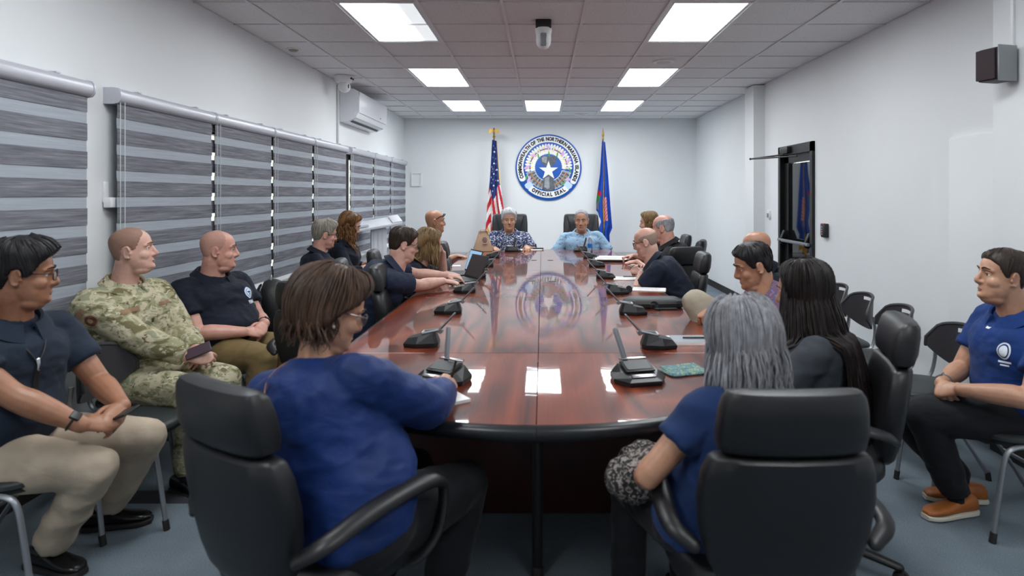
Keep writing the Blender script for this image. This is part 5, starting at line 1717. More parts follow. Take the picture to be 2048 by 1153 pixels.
for s in (-1, 1):
    MB().tube([on_shirt(p, bv, t_, s * k) for t_, k in ((.95, .06), (.88, .055), (.8, .03), (.74, .008))], .004, 6, sub=3).build('lanyard_cord', M_black, p['root'], True, True)
MB().tube([on_shirt(p, bv, .745, 0, .008), on_shirt(p, bv, .71, 0, .01), on_shirt(p, bv, .68, 0, .01)], [.009, .006, .007], 8, 'round').build('lanyard_clip', M_chrome, p['root'], True, True)
MB().tube([on_shirt(p, bv, t_, 0, .008) for t_ in (.68, .6, .52, .46)], .011, 8, flat=.3, side=rn).build('lanyard_strap', M_black, p['root'], True, True)
# sunglasses on the head of the bald man
p = PEOPLE['sunglasses']; hd = p['hd']; HM = p['HM']
g = MB()
for sd in (1, -1):
    M_ = HM @ Euler((radians(55), 0, 0)).to_matrix()
    M4 = M_.to_4x4(); M4.translation = hd((sd * .034, .092, .062))
    g.lathe([(.001, -.002), (.028, -.002), (.028, .002), (.001, .003)], 16, M4)
    g.tube([hd((sd * .062, .078, .062)), hd((sd * .080, .03, .045)), hd((sd * .082, -.02, .012))], .004, 6, 'round')
g.tube([hd((-.012, .096, .066)), hd((.012, .096, .066))], .003, 6)
g.build('sunglasses', M_sun, p['root'], True, True)
# pearl earring and the back slit of the blue blouse
p = PEOPLE['bluewoman']
MB().sphere(p['hd']((.086, -.012, -.042)), .0055, 10, 8).build('pearl_earring', mat('pearl', (232, 226, 214), .2, bump=(50, .02, .001)), p['root'], True, True)
Tn, rn, fn = p['frame'](.93)
vs = [(0, .05)] + [(.0105 * sin(a) * (1 + .3 * cos(a)), -.02 + .055 * cos(a)) for a in np.linspace(.35, 2 * pi - .35, 14)]
decal(p, [(vs, [(0, i, i + 1) for i in range(1, 14)], SK_olive, 0)], p['spine'](.92) - rn * .045, fn, Tn, 'neck_slit')
p = PEOPLE['royal']
Tn, rn, fn = p['frame'](.95)
decal(p, [([(-.035, .02), (.035, .02), (.012, -.045), (-.012, -.045)], [(0, 1, 2, 3)], C_white, 0)], p['spine'](.955), -fn, Tn, 'undershirt')
# ------------------------------------------------------------------ official seal on the back wall
SB = mat('seal_blue', (28, 88, 178), .45, bump=(80, .03, .001)); SW = mat('seal_white', (238, 238, 236), .5, bump=(80, .03, .001)); SK = mat('seal_black', (26, 28, 36), .5, bump=(80, .03, .001)); SGd = mat('seal_dark_grey', (88, 92, 100), .6, bump=(80, .05, .001), var=(30, .15)); SGl = mat('seal_light_grey', (148, 152, 158), .6, bump=(80, .05, .001), var=(30, .1)); SY = mat('seal_yellow', (244, 222, 70), .5, bump=(80, .03, .001)); SR = mat('seal_red', (168, 26, 52), .5, bump=(80, .03, .001)); SP = mat('seal_pink', (214, 176, 220), .5, bump=(80, .03, .001)); SG = mat('seal_green', (70, 160, 76), .5, bump=(80, .03, .001)); SO = mat('seal_rope', (176, 112, 44), .5, bump=(80, .05, .001)); SLB = mat('seal_pale_blue', (196, 216, 240), .5, bump=(80, .03, .001))
c = W(1097, 335, YB - .02)
seal = thing('wall_seal', 'large round blue and white official seal on the back wall', 'seal', (c.x, YB, c.z))
RS = .60


def plate(name, poly, m, lay, parent, th=.003):
    """flat piece of the seal: poly in seal units, lay = layer above the disc"""
    y0 = -.030 - lay * .0025
    a = [V(x * RS, y0 + .004, z * RS) for x, z in poly]; b = [V(x * RS, y0 - th + .002, z * RS) for x, z in poly]
    return MB().loft([a, b]).build(name, m, parent, False)


def arc(r0, r1, a0, a1, n=60, round_=True):
    o = [(r1 * cos(radians(a)), r1 * sin(radians(a))) for a in np.linspace(a0, a1, n)]
    i = [(r0 * cos(radians(a)), r0 * sin(radians(a))) for a in np.linspace(a1, a0, n)]
    if round_:
        rm, h = (r0 + r1) / 2, (r1 - r0) / 2
        sg = 1 if a1 > a0 else -1
        def cap(a, d):
            ca, sa = cos(radians(a)), sin(radians(a))
            return [(ca * (rm + h * cos(t)) - sa * d * h * .8 * sin(t), sa * (rm + h * cos(t)) + ca * d * h * .8 * sin(t)) for t in np.linspace(0, pi, 9)[1:-1]]
        o = o + cap(a1, sg); i = i + cap(a0, -sg)[::-1]
    return o + i


MB().lathe([(RS * .985, 0), (RS, -.004), (RS, -.026), (RS * .99, -.030)], 72, Matrix(((1, 0, 0, 0), (0, 0, 1, 0), (0, -1, 0, 0), (0, 0, 0, 1))).inverted() @ Matrix.Identity(4) if False else Matrix(((1, 0, 0, 0), (0, 0, 1, 0), (0, 1, 0, 0), (0, 0, 0, 1)))).build('disc', SB, seal)
band = plate('lettering_band', arc(.765, .955, 204, -30, 90), SW, 1, seal)
rib = plate('ribbon', arc(.735, .925, 228, 312, 50, False), SW, 1, seal)
for a in (222, 318):
    ca, sa = cos(radians(a)), sin(radians(a))
    tabp = [(ca * r - sa * t, sa * r + ca * t) for r, t in ((.70, -.09), (.90, -.09), (.93, .0), (.90, .09), (.70, .09), (.67, 0))]
    plate('ribbon_end', tabp, SLB, 2, rib)


def ring_text(txt, rad, a0, a1, size, inward, parent):
    mb = MB()
    wds = []
    for ch in txt:
        vs, fs = ([], []) if ch == ' ' else text_mesh(ch, size, 0, .020 * size * 3)
        wd = (max(v[0] for v in vs) - min(v[0] for v in vs)) if vs else size * .30
        wds.append((vs, fs, wd + size * .14))
    tot = sum(w_[2] for w_ in wds); pos = 0
    for vs, fs, wd in wds:
        a = radians(a0 + (a1 - a0) * (pos + wd / 2) / tot); pos += wd
        if not vs: continue
        ca, sa = cos(a), sin(a)
        out = []
        mx = (max(v[0] for v in vs) + min(v[0] for v in vs)) / 2
        for x, y, _ in vs:
            x -= mx
            if not inward: tx, tz = sa, -ca; rx_, rz_ = ca, sa        # tops point outwards
            else: tx, tz = -sa, ca; rx_, rz_ = -ca, -sa
            out.append(V((rad * ca + tx * x + rx_ * y * 1.25) * RS, -.0375, (rad * sa + tz * x + rz_ * y * 1.25) * RS))
        mb.add(out, fs)
    mb.build('lettering', SK, parent, False)


ring_text('COMMONWEALTH OF THE NORTHERN MARIANA ISLANDS', .858, 203, -29, .118, False, band)
ring_text('OFFICIAL SEAL', .83, 233, 307, .125, True, rib)


def ell(cx, cz, a, b, rot, n=14):
    return [(cx + a * cos(t) * cos(rot) - b * sin(t) * sin(rot), cz + a * cos(t) * sin(rot) + b * sin(t) * cos(rot)) for t in np.linspace(0, 2 * pi, n, False)]


for i in range(26):                                                     # flowers of the wreath
    a = radians(-2 + 190 * i / 25)
    for rr, w_ in ((.485, .06), (.635, .065)):
        plate('petal', ell(rr * cos(a), rr * sin(a), .085, .040, a), SW, 2 + (i % 2), seal)
        if i % 2 == 0: plate('petal_eye', ell((rr + (.03 if rr < .5 else -.03)) * cos(a), (rr + (.03 if rr < .5 else -.03)) * sin(a), .030, .016, a, 10), SY, 4, seal)
    if i % 6 < 4 and 1 < i < 25: plate('bead', ell(.56 * cos(a), .56 * sin(a), .018, .026, a, 8), SR, 4, seal)
for i in range(22):                                                     # shells of the lower wreath
    a = radians((196 + 56 * (i // 2) / 10) if i % 2 == 0 else (344 - 56 * (i // 2) / 10))
    for rr in (.485, .62):
        plate('shell', ell(rr * cos(a), rr * sin(a), .080, .040, a), SW, 2, seal)
        plate('shell_face', ell(rr * cos(a), rr * sin(a), .064, .028, a), SGd if (i // 2) % 2 else SGl, 3, seal)
for a0, a1 in ((196, 250), (290, 344)):
    plate('rope', arc(.545, .575, a0, a1, 20, False), SO, 4, seal)
for a, r_ in ((18, .64), (44, .60), (92, .62), (142, .58), (180, .66), (212, .70), (328, .70)):
    ca, sa = cos(radians(a)), sin(radians(a))
    plate('pink_flower', ell(r_ * ca, r_ * sa, .10, .04, radians(a + 30), 12), SP, 5, seal)
for a, r_, q in ((55, .46, 80), (88, .40, 95), (132, .46, 100), (-8, .66, 110), (205, .74, 80), (312, .66, 40)):
    ca, sa = cos(radians(a)), sin(radians(a))
    plate('leaf', ell(r_ * ca, r_ * sa, .09, .022, radians(q), 10), SG, 5, seal)
plate('stone_cap', [(-.10, .03), (-.22, .15), (-.245, .29), (-.18, .345), (.19, .345), (.245, .29), (.20, .12), (.10, .03)][::-1], SGd, 2, seal)
plate('stone_cap_light', [(-.19, .17), (-.21, .29), (-.15, .33), (-.04, .32), (-.06, .12)][::-1], SGl, 3, seal)
plate('stone_pillar', [(-.15, -.33), (-.19, -.64), (-.10, -.70), (0, -.72), (.12, -.70), (.20, -.64), (.15, -.33), (0, -.22)], SGd, 4, seal)
plate('stone_pillar_light', [(-.11, -.33), (-.13, -.60), (-.02, -.66), (.03, -.62), (.02, -.28)], SGl, 5, seal)
sv, sf = star2d(.30, 0, -.10)
plate('star', sv[1:], SW, 6, seal)

# ------------------------------------------------------------------ flags on floor poles
F_red, F_white, F_blue = cloth_mat('flag_red', (186, 36, 48), .6, 500, .1, .04), cloth_mat('flag_white', (224, 222, 222), .6, 500, .1, .03), cloth_mat('flag_navy', (38, 54, 112), .6, 500, .1, .04)
F_gold, F_cblue = cloth_mat('flag_gold_fringe', (222, 172, 34), .6, 300, .2, .08), cloth_mat('flag_royal', (26, 74, 170), .6, 500, .1, .04)
F_grey, F_green, F_pink = cloth_mat('flag_grey', (120, 124, 130), .6, 500, .1, .04), cloth_mat('flag_green', (60, 140, 70), .6, 500, .1, .04), cloth_mat('flag_pink', (206, 150, 160), .6, 500, .1, .04)
M_polewood = mat('flag_pole_wood', (120, 74, 40), .35, bump=(30, .05, .001))


def flag(label, X, Y, ztop, zbot, left, right, colour, mats, ph):
    t = thing('flag', label, 'flag', (X, Y, 0))
    MB().lathe([(.15, 0), (.15, .02), (.12, .04), (.04, .06), (.03, .10), (.014, .11)], 28).build('stand', M_gold, t)
    MB().lathe([(.013, .10), (.013, ztop + .04)], 12).build('pole', M_polewood, t)
    nu, nv = 56, 96
    mb = MB(); g = []
    for j in range(nv + 1):
        v = j / nv
        xl, xr = interp(v, left), interp(v, right)
        row = []
        for i in range(nu + 1):
            u = i / nu
            amp = .022 + .05 * v
            x = xl + (xr - xl) * (u + .025 * sin(4 * pi * u + ph + 1.2 * v))
            y = -.03 - amp * (.6 + .6 * sin(2 * pi * 2.6 * u + ph + .8 * v)) - .03 * v
            zb = zbot + .05 * sin(2 * pi * 1.4 * u + ph) + .10 * u
            z = ztop - (ztop - zb) * v - .02 * u * (1 - v)
            row.append(V(x, y, z))
        g.append(row)
    o = len(mb.v)
    for row in g: mb.v.extend([tuple(p) for p in row])
    for j in range(nv):
        for i in range(nu):
            a = o + j * (nu + 1) + i
            mb.f.append((a, a + nu + 1, a + nu + 2, a + 1)); mb.mi.append(colour((i + .5) / nu, (j + .5) / nv))
    co = mb.build('cloth', mats, t)
    sm = co.modifiers.new('thickness', 'SOLIDIFY'); sm.thickness = .004
    def at(u, v):
        i, j = min(int(u * nu), nu), min(int(v * nv), nv)
        p = g[j][i]; a = g[min(j + 1, nv)][i] - g[max(j - 1, 0)][i]; b = g[j][min(i + 1, nu)] - g[j][max(i - 1, 0)]
        n = a.cross(b).normalized()
        if n.y > 0: n = -n
        return p, n, a.normalized()
    return t, at


def us(u, v):
    if u > .94 and v < .42: return 3
    if v > .80 and abs(u - .10 - (v - .80) * 1.9) < .05: return 3
    vb = interp(u, [(0, .43), (.2, .47), (.36, .54), (.55, .50), (.7, .44), (1, .42)])
    if v < vb: return 2
    if u < .30: q = v * 12 + u * 3.5
    else: q = u * 7.5 - (v - .42) * 5.0 + 1.2
    return 0 if int(math.floor(q)) % 2 else 1


t, at = flag('red, white and blue striped flag with stars hanging on the left of the seal', -.858, 11.5, 2.48, .50, [(0, -.03), (.35, -.07), (.6, -.12), (.85, -.155), (1, -.13)], [(0, .055), (.35, .10), (.5, .135), (.75, .19), (1, .24)], us, [F_red, F_white, F_blue, F_gold], .4)
rs_ = random.Random(2)
for j in range(9):
    for i in range(4):
        u, v = .12 + .24 * i + (.1 if j % 2 else 0) + rs_.uniform(-.02, .02), .05 + j * .05 + .012 * i
        if u > .9 or v > .42 + (.06 if .2 < u < .6 else -.02) or (j < 4 and i in (0, 3)): continue
        p, n, a = at(u, v)
        p = p + n * .006
        b = n.cross(a)
        sv, sf = star2d(.022)
        MB().add([p + b * x - a * y for x, y in sv], sf).build('star', F_white, t, False)
# eagle finial
e = MB().lathe([(.012, 2.50), (.02, 2.52), (.026, 2.545), (.012, 2.56), (.018, 2.58), (.022, 2.60)], 14).sphere((0, 0, 2.635), (.022, .018, .038), 12, 8).sphere((0, -.006, 2.682), (.013, .015, .014), 10, 6)
for s in (-1, 1):
    wing = [(.010, 2.655), (.045, 2.682), (.072, 2.672), (.092, 2.635), (.100, 2.58), (.086, 2.605), (.076, 2.585), (.066, 2.615), (.054, 2.60), (.044, 2.628), (.012, 2.615)]
    e.loft([[V(s * x, y, z) for x, z in wing] for y in (-.006, .006)])
e.build('eagle_finial', M_gold, t)


def cnmi(u, v):
    if abs(u - .42 - .10 * sin(v * 3)) < .045: return 1
    if v > .93 and u > .3: return 1
    if .44 < v < .48 and u < .3: return 2
    if .48 < v < .53 and u < .25: return 3
    if .53 < v < .60 and u < .22: return 4
    if .62 < v < .78 and u < .30 - abs(v - .70) * 2: return 5
    if .52 < v < .74 and .58 < u < .76: return 6 if int(v * 90 + u * 20) % 3 else 2
    return 0


t, at = flag('royal blue flag with gold fringe hanging on the right of the seal', 1.07, 11.5, 2.46, .45, [(0, -.02), (.3, -.06), (.55, -.13), (.8, -.12), (1, -.05)], [(0, .03), (.3, .08), (.6, .12), (.78, .15), (.84, .10), (1, .11)], cnmi, [F_cblue, F_gold, F_red, F_green, F_grey, F_white, F_pink], 2.0)
MB().lathe([(.016, 2.49), (.02, 2.51), (.01, 2.53), (.022, 2.56), (.012, 2.62), (.001, 2.70)], 12).build('spear_finial', M_gold, t)

# ------------------------------------------------------------------ microphone units on the table
M_mic = mat('mic_unit_black', (24, 24, 26), .38, bump=(200, .08, .001)); M_scr = mat('dark_screen', (30, 33, 37), .45, bump=(20, .01, .001)); M_grill = mat('mic_grille', (112, 114, 120), .45, .4, bump=(900, .5, .001))


def mic_base(hw, d0, d1, h0, h1, mb=None):
    bot = [(-hw * .62, d0), (hw * .62, d0), (hw, d0 * .25), (hw * .85, d1 * .8), (hw * .45, d1), (-hw * .45, d1), (-hw * .85, d1 * .8), (-hw, d0 * .25)]
    def h(y): return h0 + (h1 - h0) * (y - d0) / (d1 - d0)
    mb = mb or MB()
    mb.loft([[V(x * .96, y * .96, 0) for x, y in bot], [V(x, y, .010) for x, y in bot], [V(x, y, .016 + .1 * h(y)) for x, y in bot], [V(x * .72, y * .78, h(y * .8)) for x, y in bot]])
    return mb


def mic_unit(label):
    t = thing('microphone_unit', label, 'microphone', (0, 0, TZ), 0, 'conference microphone units')
    mic_base(.066, -.09, .080, .040, .076).build('base', M_mic, t, False)
    br = MB()
    for s in (-1, 1):
        br.tube([V(s * .034, .0, .068), V(s * .012, .078, .080)], .006, 6)
    br.tube([V(-.034, .0, .068), V(.034, .0, .068)], .006, 6).lathe([(.012, -.016), (.012, .016)], 12, Matrix.Translation((0, .088, .074)) @ Matrix.Rotation(pi / 2, 4, 'Y'))
    br.build('bracket', M_greymetal, t)
    MB().tube([V(0, .078, .074), V(0, .155, .158)], .0105, 8, 'round', .55, V(1, 0, 0)).build('stem', M_grill, t)
    return reg(t)


def screen_unit(label):
    t = thing('microphone_unit', label, 'microphone', (0, 0, TZ), 0, 'conference microphone units')
    mic_base(.110, -.09, .085, .026, .070).build('base', M_mic, t, False)
    rot = Euler((.26, 0, 0)).to_matrix()
    MB().box((0, .006, .057), (.124, .088, .008), rot, .003).build('screen_frame', M_mic, t)
    MB().box((0, .006, .0618), (.102, .066, .002), rot).build('screen', M_scr, t, False)
    MB().box((0, .058, .076), (.12, .012, .006), rot, .002).build('light_bar', M_chrome, t)
    MB().box((0, -.064, .036), (.10, .020, .005), rot, .002).build('lip', M_chrome, t)
    MB().tube([V(-.03, .062, .070), V(-.055, .11, .185)], .0115, 8, 'round', .55, V(1, 0, 0)).build('stem', M_grill, t)
    return reg(t)


MU = None
side_lb = {-1: 'left', 1: 'right'}
near_lb = ['second', 'third', 'fourth', 'fifth', 'sixth', 'seventh']
for s, ys in ((-1, (3.24, 4.14, 5.02, 5.92, 6.85, 7.8)), (1, (3.20, 4.10, 4.95, 5.87, 6.82, 7.72))):
    for k, y in enumerate(ys):
        lb = 'black table microphone with folded stem, %s from the near end in the %s row' % (near_lb[k], side_lb[s])
        x = -.595 if s < 0 else .565
        if MU is None:
            MU = mic_unit(lb); MU.location = (x, y, TZ); MU.rotation_euler = (0, 0, -pi / 2)
        else:
            clone(MU, (x, y, TZ), -pi / 2 if s < 0 else pi / 2, lb)
SU = screen_unit('black microphone unit with small screen on the table before the woman writing')
SU.location = (-.40, 2.62, TZ); SU.rotation_euler = (0, 0, radians(-28))
clone(SU, (.385, 2.63, TZ), radians(14), 'black microphone unit with small screen on the table before the grey-haired woman')
clone(SU, (-.40, 8.68, TZ), radians(172), 'black microphone unit with small screen before the white-haired man')
clone(SU, (.52, 8.68, TZ), radians(180), 'black microphone unit with small screen before the man in light blue')

# ------------------------------------------------------------------ things on the table
M_paper = mat('paper', (236, 236, 234), .8, bump=(200, .05, .001)); M_ink = mat('pencil_grey', (120, 124, 140), .8, bump=(200, .05, .001))


def T(px, py, dz=0.0):
    """table-top point under a photo pixel"""
    Y = FPX * (CAMH - TZ - dz) / (py - VPY)
    return V((px - VPX) * Y / FPX, Y, TZ + dz)


def sheets(name, label, cat, p, w_, d_, rz, h=.006, cover=None, spiral=False, lines=4, group=None):
    t = thing(name, label, cat, p, radians(rz), group)
    MB().box((0, 0, h / 2), (w_, d_, h), bev=.0008).build('pages', M_paper, t, False)
    if cover:
        MB().box((0, 0, -.0012), (w_ + .008, d_ + .008, .0022)).build('cover', cover, t, False)
    ln = MB()
    for k in range(lines):
        ln.box((-.02 * (k % 2), d_ * (.36 - .72 * k / max(1, lines)), h + .0004), (w_ * .7, .0022, .0003))
    if lines: ln.build('writing', M_ink, t, False)
    if spiral:
        sp = MB()
        for k in range(14):
            sp.torus((-w_ / 2, -d_ / 2 + d_ * (k + .5) / 14, h * .6), .006, .0009, Euler((pi / 2, 0, 0)).to_matrix(), 10, 5)
        sp.build('spiral_binding', M_chrome, t)
    return t


def pen(label, p, rz, m, L_=.14, parent=None):
    t = thing('pen', label, 'pen', p, radians(rz))
    MB().tube([V(-L_ / 2, 0, .005), V(L_ * .36, 0, .005)], .0045, 8).build('barrel', m, t)
    MB().tube([V(L_ * .36, 0, .005), V(L_ * .47, 0, .005), V(L_ * .5, 0, .005)], [.0045, .0025, .001], 8).build('tip', M_chrome, t)
    return t


sheets('notepad', 'white notepad under the hands of the woman writing in blue', 'notepad', T(878, 797), .15, .21, 35, .012, None, False, 6)
p = T(893, 762, .06)
t = thing('pen', 'dark pen held by the woman in the blue blouse', 'pen', W(897, 764, 2.40))
MB().tube([V(.012, .01, .02), V(-.02, .06, -.075)][::-1], .0045, 8, 'round').tube([V(.012, .01, .02), V(.03, -.02, .08)], .0045, 8, 'round').build('barrel', M_black, t)
sheets('spiral_notebook', 'grey spiral notebook with a pen on it at the right edge of the table', 'notebook', T(1385, 684), .24, .17, 0, .014, mat('grey_cover', (130, 134, 142), .5, bump=(60, .05, .001)), True, 0)
t = thing('notebook_cover', 'grey cover card lying on the spiral notebook at the right edge', 'notebook', T(1385, 684) + V(.006, 0, .015))
MB().box((0, 0, 0), (.225, .165, .002)).build('card', MATS['grey_cover'], t, False)
pen('silver and black pen on the grey spiral notebook', T(1385, 684) + V(.02, .0, .0165), 0, M_black)
t = thing('patterned_pouch', 'blue-green patterned pouch on the table beside the grey-haired woman', 'pouch', T(1368, 745), radians(20))
C_pouch = m_print('pouch_weave', (92, 124, 132), (150, 160, 120), (60, 92, 108), 60, .55, .6)
MB().loft([[V(x, y, z) for x, y in sring(a, b, 24, 6)] for z, a, b in ((0, .09, .06), (.006, .094, .064), (.012, .09, .06), (.015, .08, .05))]).build('body', C_pouch, t)
MB().box((0, .028, .016), (.17, .06, .003), (.06, 0, 0)).build('flap', C_pouch, t, False)
M_case = mat('case_black', (34, 35, 38), .55, bump=(220, .2, .001))
t = thing('zip_case', 'long black zip case lying on the right side of the table', 'case', T(1305, 614), radians(4))
rg = [[V(x, y, z) for x, y in sring(a, b, 32, 5)] for z, a, b in ((0, .185, .085), (.01, .195, .094), (.03, .197, .096), (.05, .19, .09), (.062, .17, .072), (.066, .12, .04))]
MB().loft(rg).build('shell', M_case, t)
MB().torus((0, 0, .034), 1, .0035, None, 48, 6, (.198, .097)).build('zip', M_black, t) if False else MB().tube([V(x, y, .034) for x, y in sring(.199, .098, 48, 5)] + [V(.199, 0, .034)], .003, 6).build('zip', M_black, t)
t = thing('phone', 'black phone lying in front of the long black zip case', 'phone', T(1330, 619), radians(3))
MB().box((0, 0, .006), (.15, .075, .010), bev=.003).build('body', M_black, t); MB().box((0, 0, .0114), (.14, .068, .0006)).build('screen', M_scr, t, False)


def shades(label, p, rz):
    t = thing('sunglasses', label, 'sunglasses', p, radians(rz))
    for s in (-1, 1):
        M_ = Matrix.Translation((s * .034, 0, .024)) @ Matrix.Rotation(radians(80), 4, 'X')
        MB().lathe([(.001, -.002), (.029, -.002), (.029, .002), (.001, .003)], 18, M_).build('lens', M_sun, t)
        MB().tube([V(s * .064, .002, .030), V(s * .066, .06, .02), V(s * .058, .12, .004)], .003, 6).build('temple', M_black, t)
    MB().tube([V(-.014, 0, .034), V(.014, 0, .034)], .003, 6).build('bridge', M_black, t)


shades('black sunglasses beside a microphone on the right side of the table', T(1250, 586), 20)
shades('black sunglasses in front of the long black zip case', T(1298, 619), -6)
t = sheets('open_notebook', 'open tan notebook with cream pages on the right side of the table', 'notebook', T(1298, 580), .26, .18, -12, .006, mat('tan_leather', (176, 118, 70), .6, bump=(120, .1, .001)), False, 5)
sheets('writing_pad', 'white writing pad under the bald man leaning on the table', 'notepad', T(1258, 558), .27, .22, -8, .006, None, False, 6)
pen('black pen lying on the writing pad of the leaning man', T(1262, 556) + V(0, 0, .007), -4, M_black)
t = thing('document_binder', 'open black binder of white documents before the man in black', 'binder', T(1222, 522), radians(-6))
MB().box((0, 0, .012), (.42, .30, .024), bev=.004).build('cover', M_black, t)
for k in range(3):
    MB().box((.0 + .01 * k, -.06 + .06 * k, .028 + .006 * k), (.36 - .02 * k, .20, .006)).build('pages', M_paper, t, False)
sheets('loose_papers', 'loose white papers under the phone of the white-haired man', 'papers', T(1058, 500), .34, .20, 8, .006, None, False, 3)
t = thing('phone', 'black phone on papers beside the white-haired man', 'phone', T(1076, 500) + V(0, 0.05, .007), radians(5))
MB().box((0, 0, .008), (.15, .08, .014), bev=.003).build('body', M_black, t); MB().box((0, 0, .0154), (.14, .07, .0006)).build('screen', M_scr, t, False)
sheets('paper_sheet', 'pale green sheet of paper beside the open laptop on the left', 'paper', T(906, 532), .16, .12, 10, .002, None, False, 0)
t = thing('eraser_box', 'small orange box above the tan notebook on the right of the table', 'box', T(1284, 570), radians(-10))
MB().box((0, 0, .008), (.10, .03, .016), bev=.003).build('carton', mat('orange_card', (200, 120, 70), .6, bump=(90, .05, .001)), t); MB().box((.02, -.0155, .008), (.03, .001, .012)).build('sticker', M_paper, t, False)


def laptop(label, p, heading, m_body, m_screen, tilt=18, z=None):
    t = thing('laptop', label, 'laptop', p, radians(heading - 90))
    MB().box((0, 0, .009), (.33, .225, .016), bev=.004).build('keyboard_deck', m_body, t)
    kb = MB()
    for r in range(5):
        for c_ in range(13):
            kb.box((-.138 + c_ * .023, .075 - r * .023, .0178), (.019, .019, .0022))
    kb.build('keys', M_black if m_body is not M_black else mat('key_grey', (70, 74, 78), .5, bump=(60, .03, .001)), t, False)
    MB().box((0, -.075, .0175), (.10, .05, .001)).build('touchpad', M_greymetal, t, False)
    R = Euler((-radians(tilt), 0, 0)).to_matrix(); h = V(0, .115, .014)
    l = MB().box(h + R @ V(0, 0, .11), (.33, .008, .22), R, .003).build('lid', m_body, t)
    MB().box(h + R @ V(0, -.0046, .112), (.305, .001, .19), R).build('screen', m_screen, l, False)
    return t, h, R, l


M_lap = mat('laptop_black', (30, 31, 34), .4, bump=(90, .05, .001)); M_lap2 = mat('laptop_silver', (176, 178, 182), .35, .6, bump=(90, .03, .001))
M_doc = emat('screen_document', (150, 186, 216), .55)
t, h, R, l = laptop('open laptop with light blue document screen before the chin-leaning woman', T(918, 549), 26, M_lap, M_doc)
tx = MB()
for k in range(6):
    tx.box(h + R @ V(-.05 + .01 * (k % 3), -.0056, .17 - k * .02), (.14 - .02 * (k % 2), .0006, .003), R)
tx.build('screen_text', mat('screen_ink', (80, 100, 130), .5, bump=(60, .02, .001)), l, False)
M_dsc = emat('screen_dark', (52, 44, 46), .12)
laptop('open laptop with dark screen under the hands of the man typing', T(920, 562), 32, M_lap, M_dsc, 24)
laptop('silver laptop on the lap of the curly-haired woman', W(738, 541, 6.66), 5, M_lap2, M_dsc, 35)

# tote bag
M_kraft = mat('kraft_cloth', (178, 150, 124), .85, bump=(400, .3, .001), var=(5, .05))
p = T(966, 503)
t = thing('tote_bag', 'tan cloth tote bag with round emblem standing on the far left of the table', 'bag', p, radians(18))
rg = []
for z, a, b in ((0, .125, .06), (.006, .13, .065), (.05, .125, .062), (.12, .10, .052), (.19, .078, .036), (.25, .062, .016), (.268, .058, .012)):
    rg.append([V(x + .0 * z, y, z) for x, y in sring(a, b, 28, 5)])
MB().loft(rg).build('body', M_kraft, t)
for s in (-1, 1):
    MB().tube([V(-.05, s * .012, .24), V(-.035, s * .02, .285), V(.02, s * .02, .292), (.055, s * .018, .26), V(.066, s * .016, .21)], .014, 8, flat=.25, sub=4).build('handle', M_kraft, t)
for r_, m_, y_ in ((.032, mat('bag_print_navy', (52, 48, 82), .8, bump=(90, .05, .001)), .001), (.024, M_kraft, .002), (.018, MATS['bag_print_navy'], .003), (.008, mat('bag_print_orange', (190, 130, 90), .8, bump=(90, .05, .001)), .004)):
    vs, fs = disc2d(r_, r_ * 1.1)
    MB().add([V(x + .012, -.047 - y_ + (y) * .22, .155 + y) for x, y in vs], fs).build('printed_emblem', m_, t, False)
MB().box((.012, -.0635, .098), (.075, .001, .006), (-.2, 0, 0)).box((.012, -.066, .086), (.055, .001, .004), (-.2, 0, 0)).build('printed_lines', MATS['bag_print_navy'], t, False)

# water bottle
M_pet = bpy.data.materials.new('clear_plastic'); M_pet.use_nodes = True
_t = NT(M_pet); _t.b.inputs['Transmission Weight'].default_value = .92; _t.b.inputs['Roughness'].default_value = .08; _t.b.inputs['IOR'].default_value = 1.2; _t.b.inputs['Base Color'].default_value = (.93, .96, .98, 1); _t.bump(_t.noise(_t.coord(), 40, 2), .1, .002)
t = thing('water_bottle', 'clear plastic water bottle with blue label at the far right of the table', 'bottle', T(1180, 506))
MB().lathe([(.030, 0), (.033, .008), (.032, .06), (.033, .13), (.031, .155), (.018, .185), (.013, .195), (.013, .205)], 20).build('bottle_body', M_pet, t)
MB().lathe([(.0335, .065), (.0337, .07), (.0337, .118), (.0335, .12)], 20).build('label_band', mat('bottle_label', (40, 110, 190), .4, bump=(60, .05, .001)), t)
MB().lathe([(.015, .200), (.015, .218), (.012, .220)], 16).build('cap', M_white, t)

# phones in hands
pp = PEOPLE['camo']
t = thing('phone', 'black phone held by the man in camouflage', 'phone', W(396, 702, 3.36))
_n = V(.1, -.75, .65).normalized(); _y = V(.8, .45, .25); _y = (_y - _n * _y.dot(_n)).normalized(); R = Matrix((_y.cross(_n), _y, _n)).transposed()
MB().box((0, 0, 0), (.062, .125, .009), R, .003).build('body', M_black, t); MB().box(R @ V(0, 0, .005), (.057, .117, .0008), R).build('screen', emat('phone_screen', (52, 30, 44), .15), t, False)
t = thing('phone', 'dark phone in the hands of the man with the lanyard', 'phone', W(246, 828, 2.58))
R = Euler((radians(20), radians(-20), radians(-30))).to_matrix()
MB().box((0, 0, 0), (.14, .07, .009), R, .003).build('body', M_black, t); MB().box(R @ V(0, 0, .005), (.132, .064, .0008), R).build('screen', M_scr, t, False)

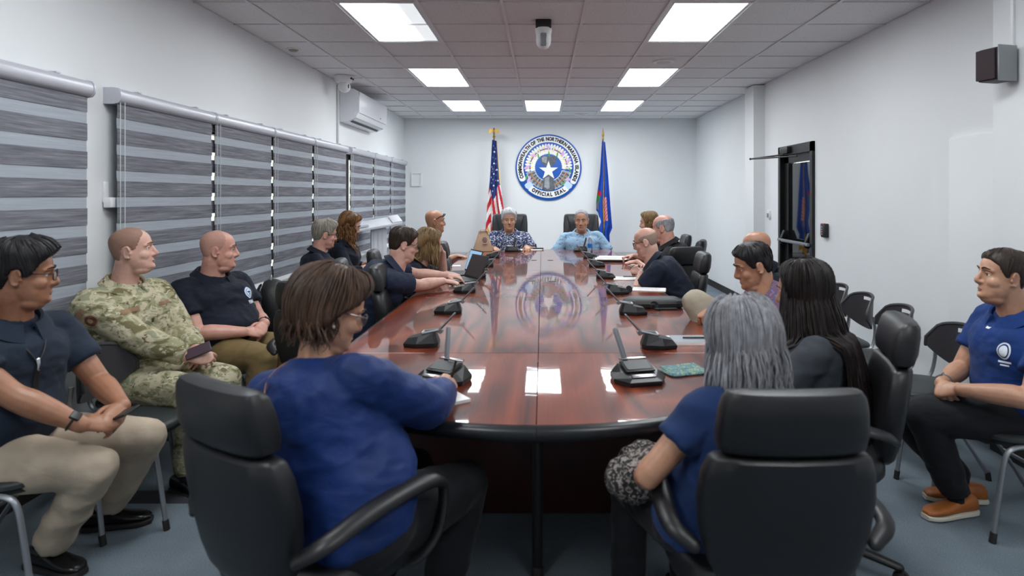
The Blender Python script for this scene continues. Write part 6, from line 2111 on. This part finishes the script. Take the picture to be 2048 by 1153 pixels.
# ------------------------------------------------------------------ lectern, backpack, shawl
p = W(757, 470, 8.75)
t = thing('lectern', 'white lectern with slanted top standing by the far blinds', 'lectern', (p.x, p.y, 0), radians(20))
M_lec = mat('lectern_white', (226, 227, 234), .4, bump=(40, .03, .001))
MB().box((0, 0, .53), (.20, .16, 1.06), bev=.008).build('column', M_lec, t)
for s in (-1, 0, 1):
    MB().box((s * .055, -.082, .55), (.03, .012, .96), bev=.003).build('flute', M_lec, t)
MB().box((0, 0, .02), (.50, .42, .04), bev=.008).build('base', M_lec, t)
R = Euler((radians(10), radians(-9), 0)).to_matrix()
MB().box((0, 0, 1.12), (.56, .44, .035), R, .006).build('top', M_lec, t)
MB().box((.22, -.02, 1.175), (.13, .40, .03), R, .005).build('raised_edge', M_lec, t)
MB().box((-.22, -.17, 1.10), (.16, .06, .035), R, .006).build('paper_stop', M_lec, t)

t = thing('backpack', 'black backpack lying on the chair between the emblem man and grey-haired man', 'backpack', (-1.99, 4.92, .47), radians(-70))
M_bp = mat('backpack_nylon', (22, 23, 25), .5, bump=(60, .35, .006)); 
rg = []
for z, a, b, y0 in ((0, .13, .08, 0), (.03, .155, .105, 0), (.12, .16, .115, .0), (.24, .15, .11, -.02), (.33, .125, .09, -.04), (.38, .085, .06, -.05), (.395, .04, .03, -.05)):
    rg.append([V(x, y + y0, z) for x, y in sring(a, b, 28, 3)])
MB().loft(rg).build('body', M_bp, t)
rg = [[V(x, y + .11 - .06 * z, z) for x, y in sring(a, b, 24, 3)] for z, a, b in ((.04, .10, .02), (.06, .12, .04), (.16, .12, .045), (.22, .10, .035), (.24, .06, .012))]
MB().loft(rg).build('front_pocket', M_bp, t)
for s in (-1, 1):
    MB().tube([V(s * .07, -.14, .34), V(s * .10, -.19, .22), V(s * .12, -.14, .05)], .02, 8, 'round', .35, sub=4).build('shoulder_strap', M_bp, t)
MB().tube([V(-.03, -.06, .385), V(-.02, -.06, .42), V(.02, -.06, .42), V(.03, -.06, .385)], .008, 8, sub=4).build('carry_loop', M_greymetal, t)
MB().tube([V(-.11, .06, .29), V(0, .10, .30), V(.11, .06, .29)], .005, 6, sub=3).build('zip', M_greymetal, t)

t = thing('knit_shawl', 'black and white knitted shawl bunched on the lap of the grey-haired woman', 'shawl', W(1285, 960, 2.02))
mb = MB()
for x, y, z, r_ in ((-.02, .02, 0, .085), (.05, .0, .02, .09), (.02, .10, .01, .08), (-.05, .08, -.03, .06), (.12, .05, .02, .08)):
    mb.sphere((x, y, z), (r_, r_, r_ * .8), 16, 10)
mb.v = [tuple(Vector(v) + Vector(t.location)) for v in mb.v]
remeshed(mb, 'knit', C_print4, t, .008, 4, (.012, 16, 3.0, 1.0))
flush()
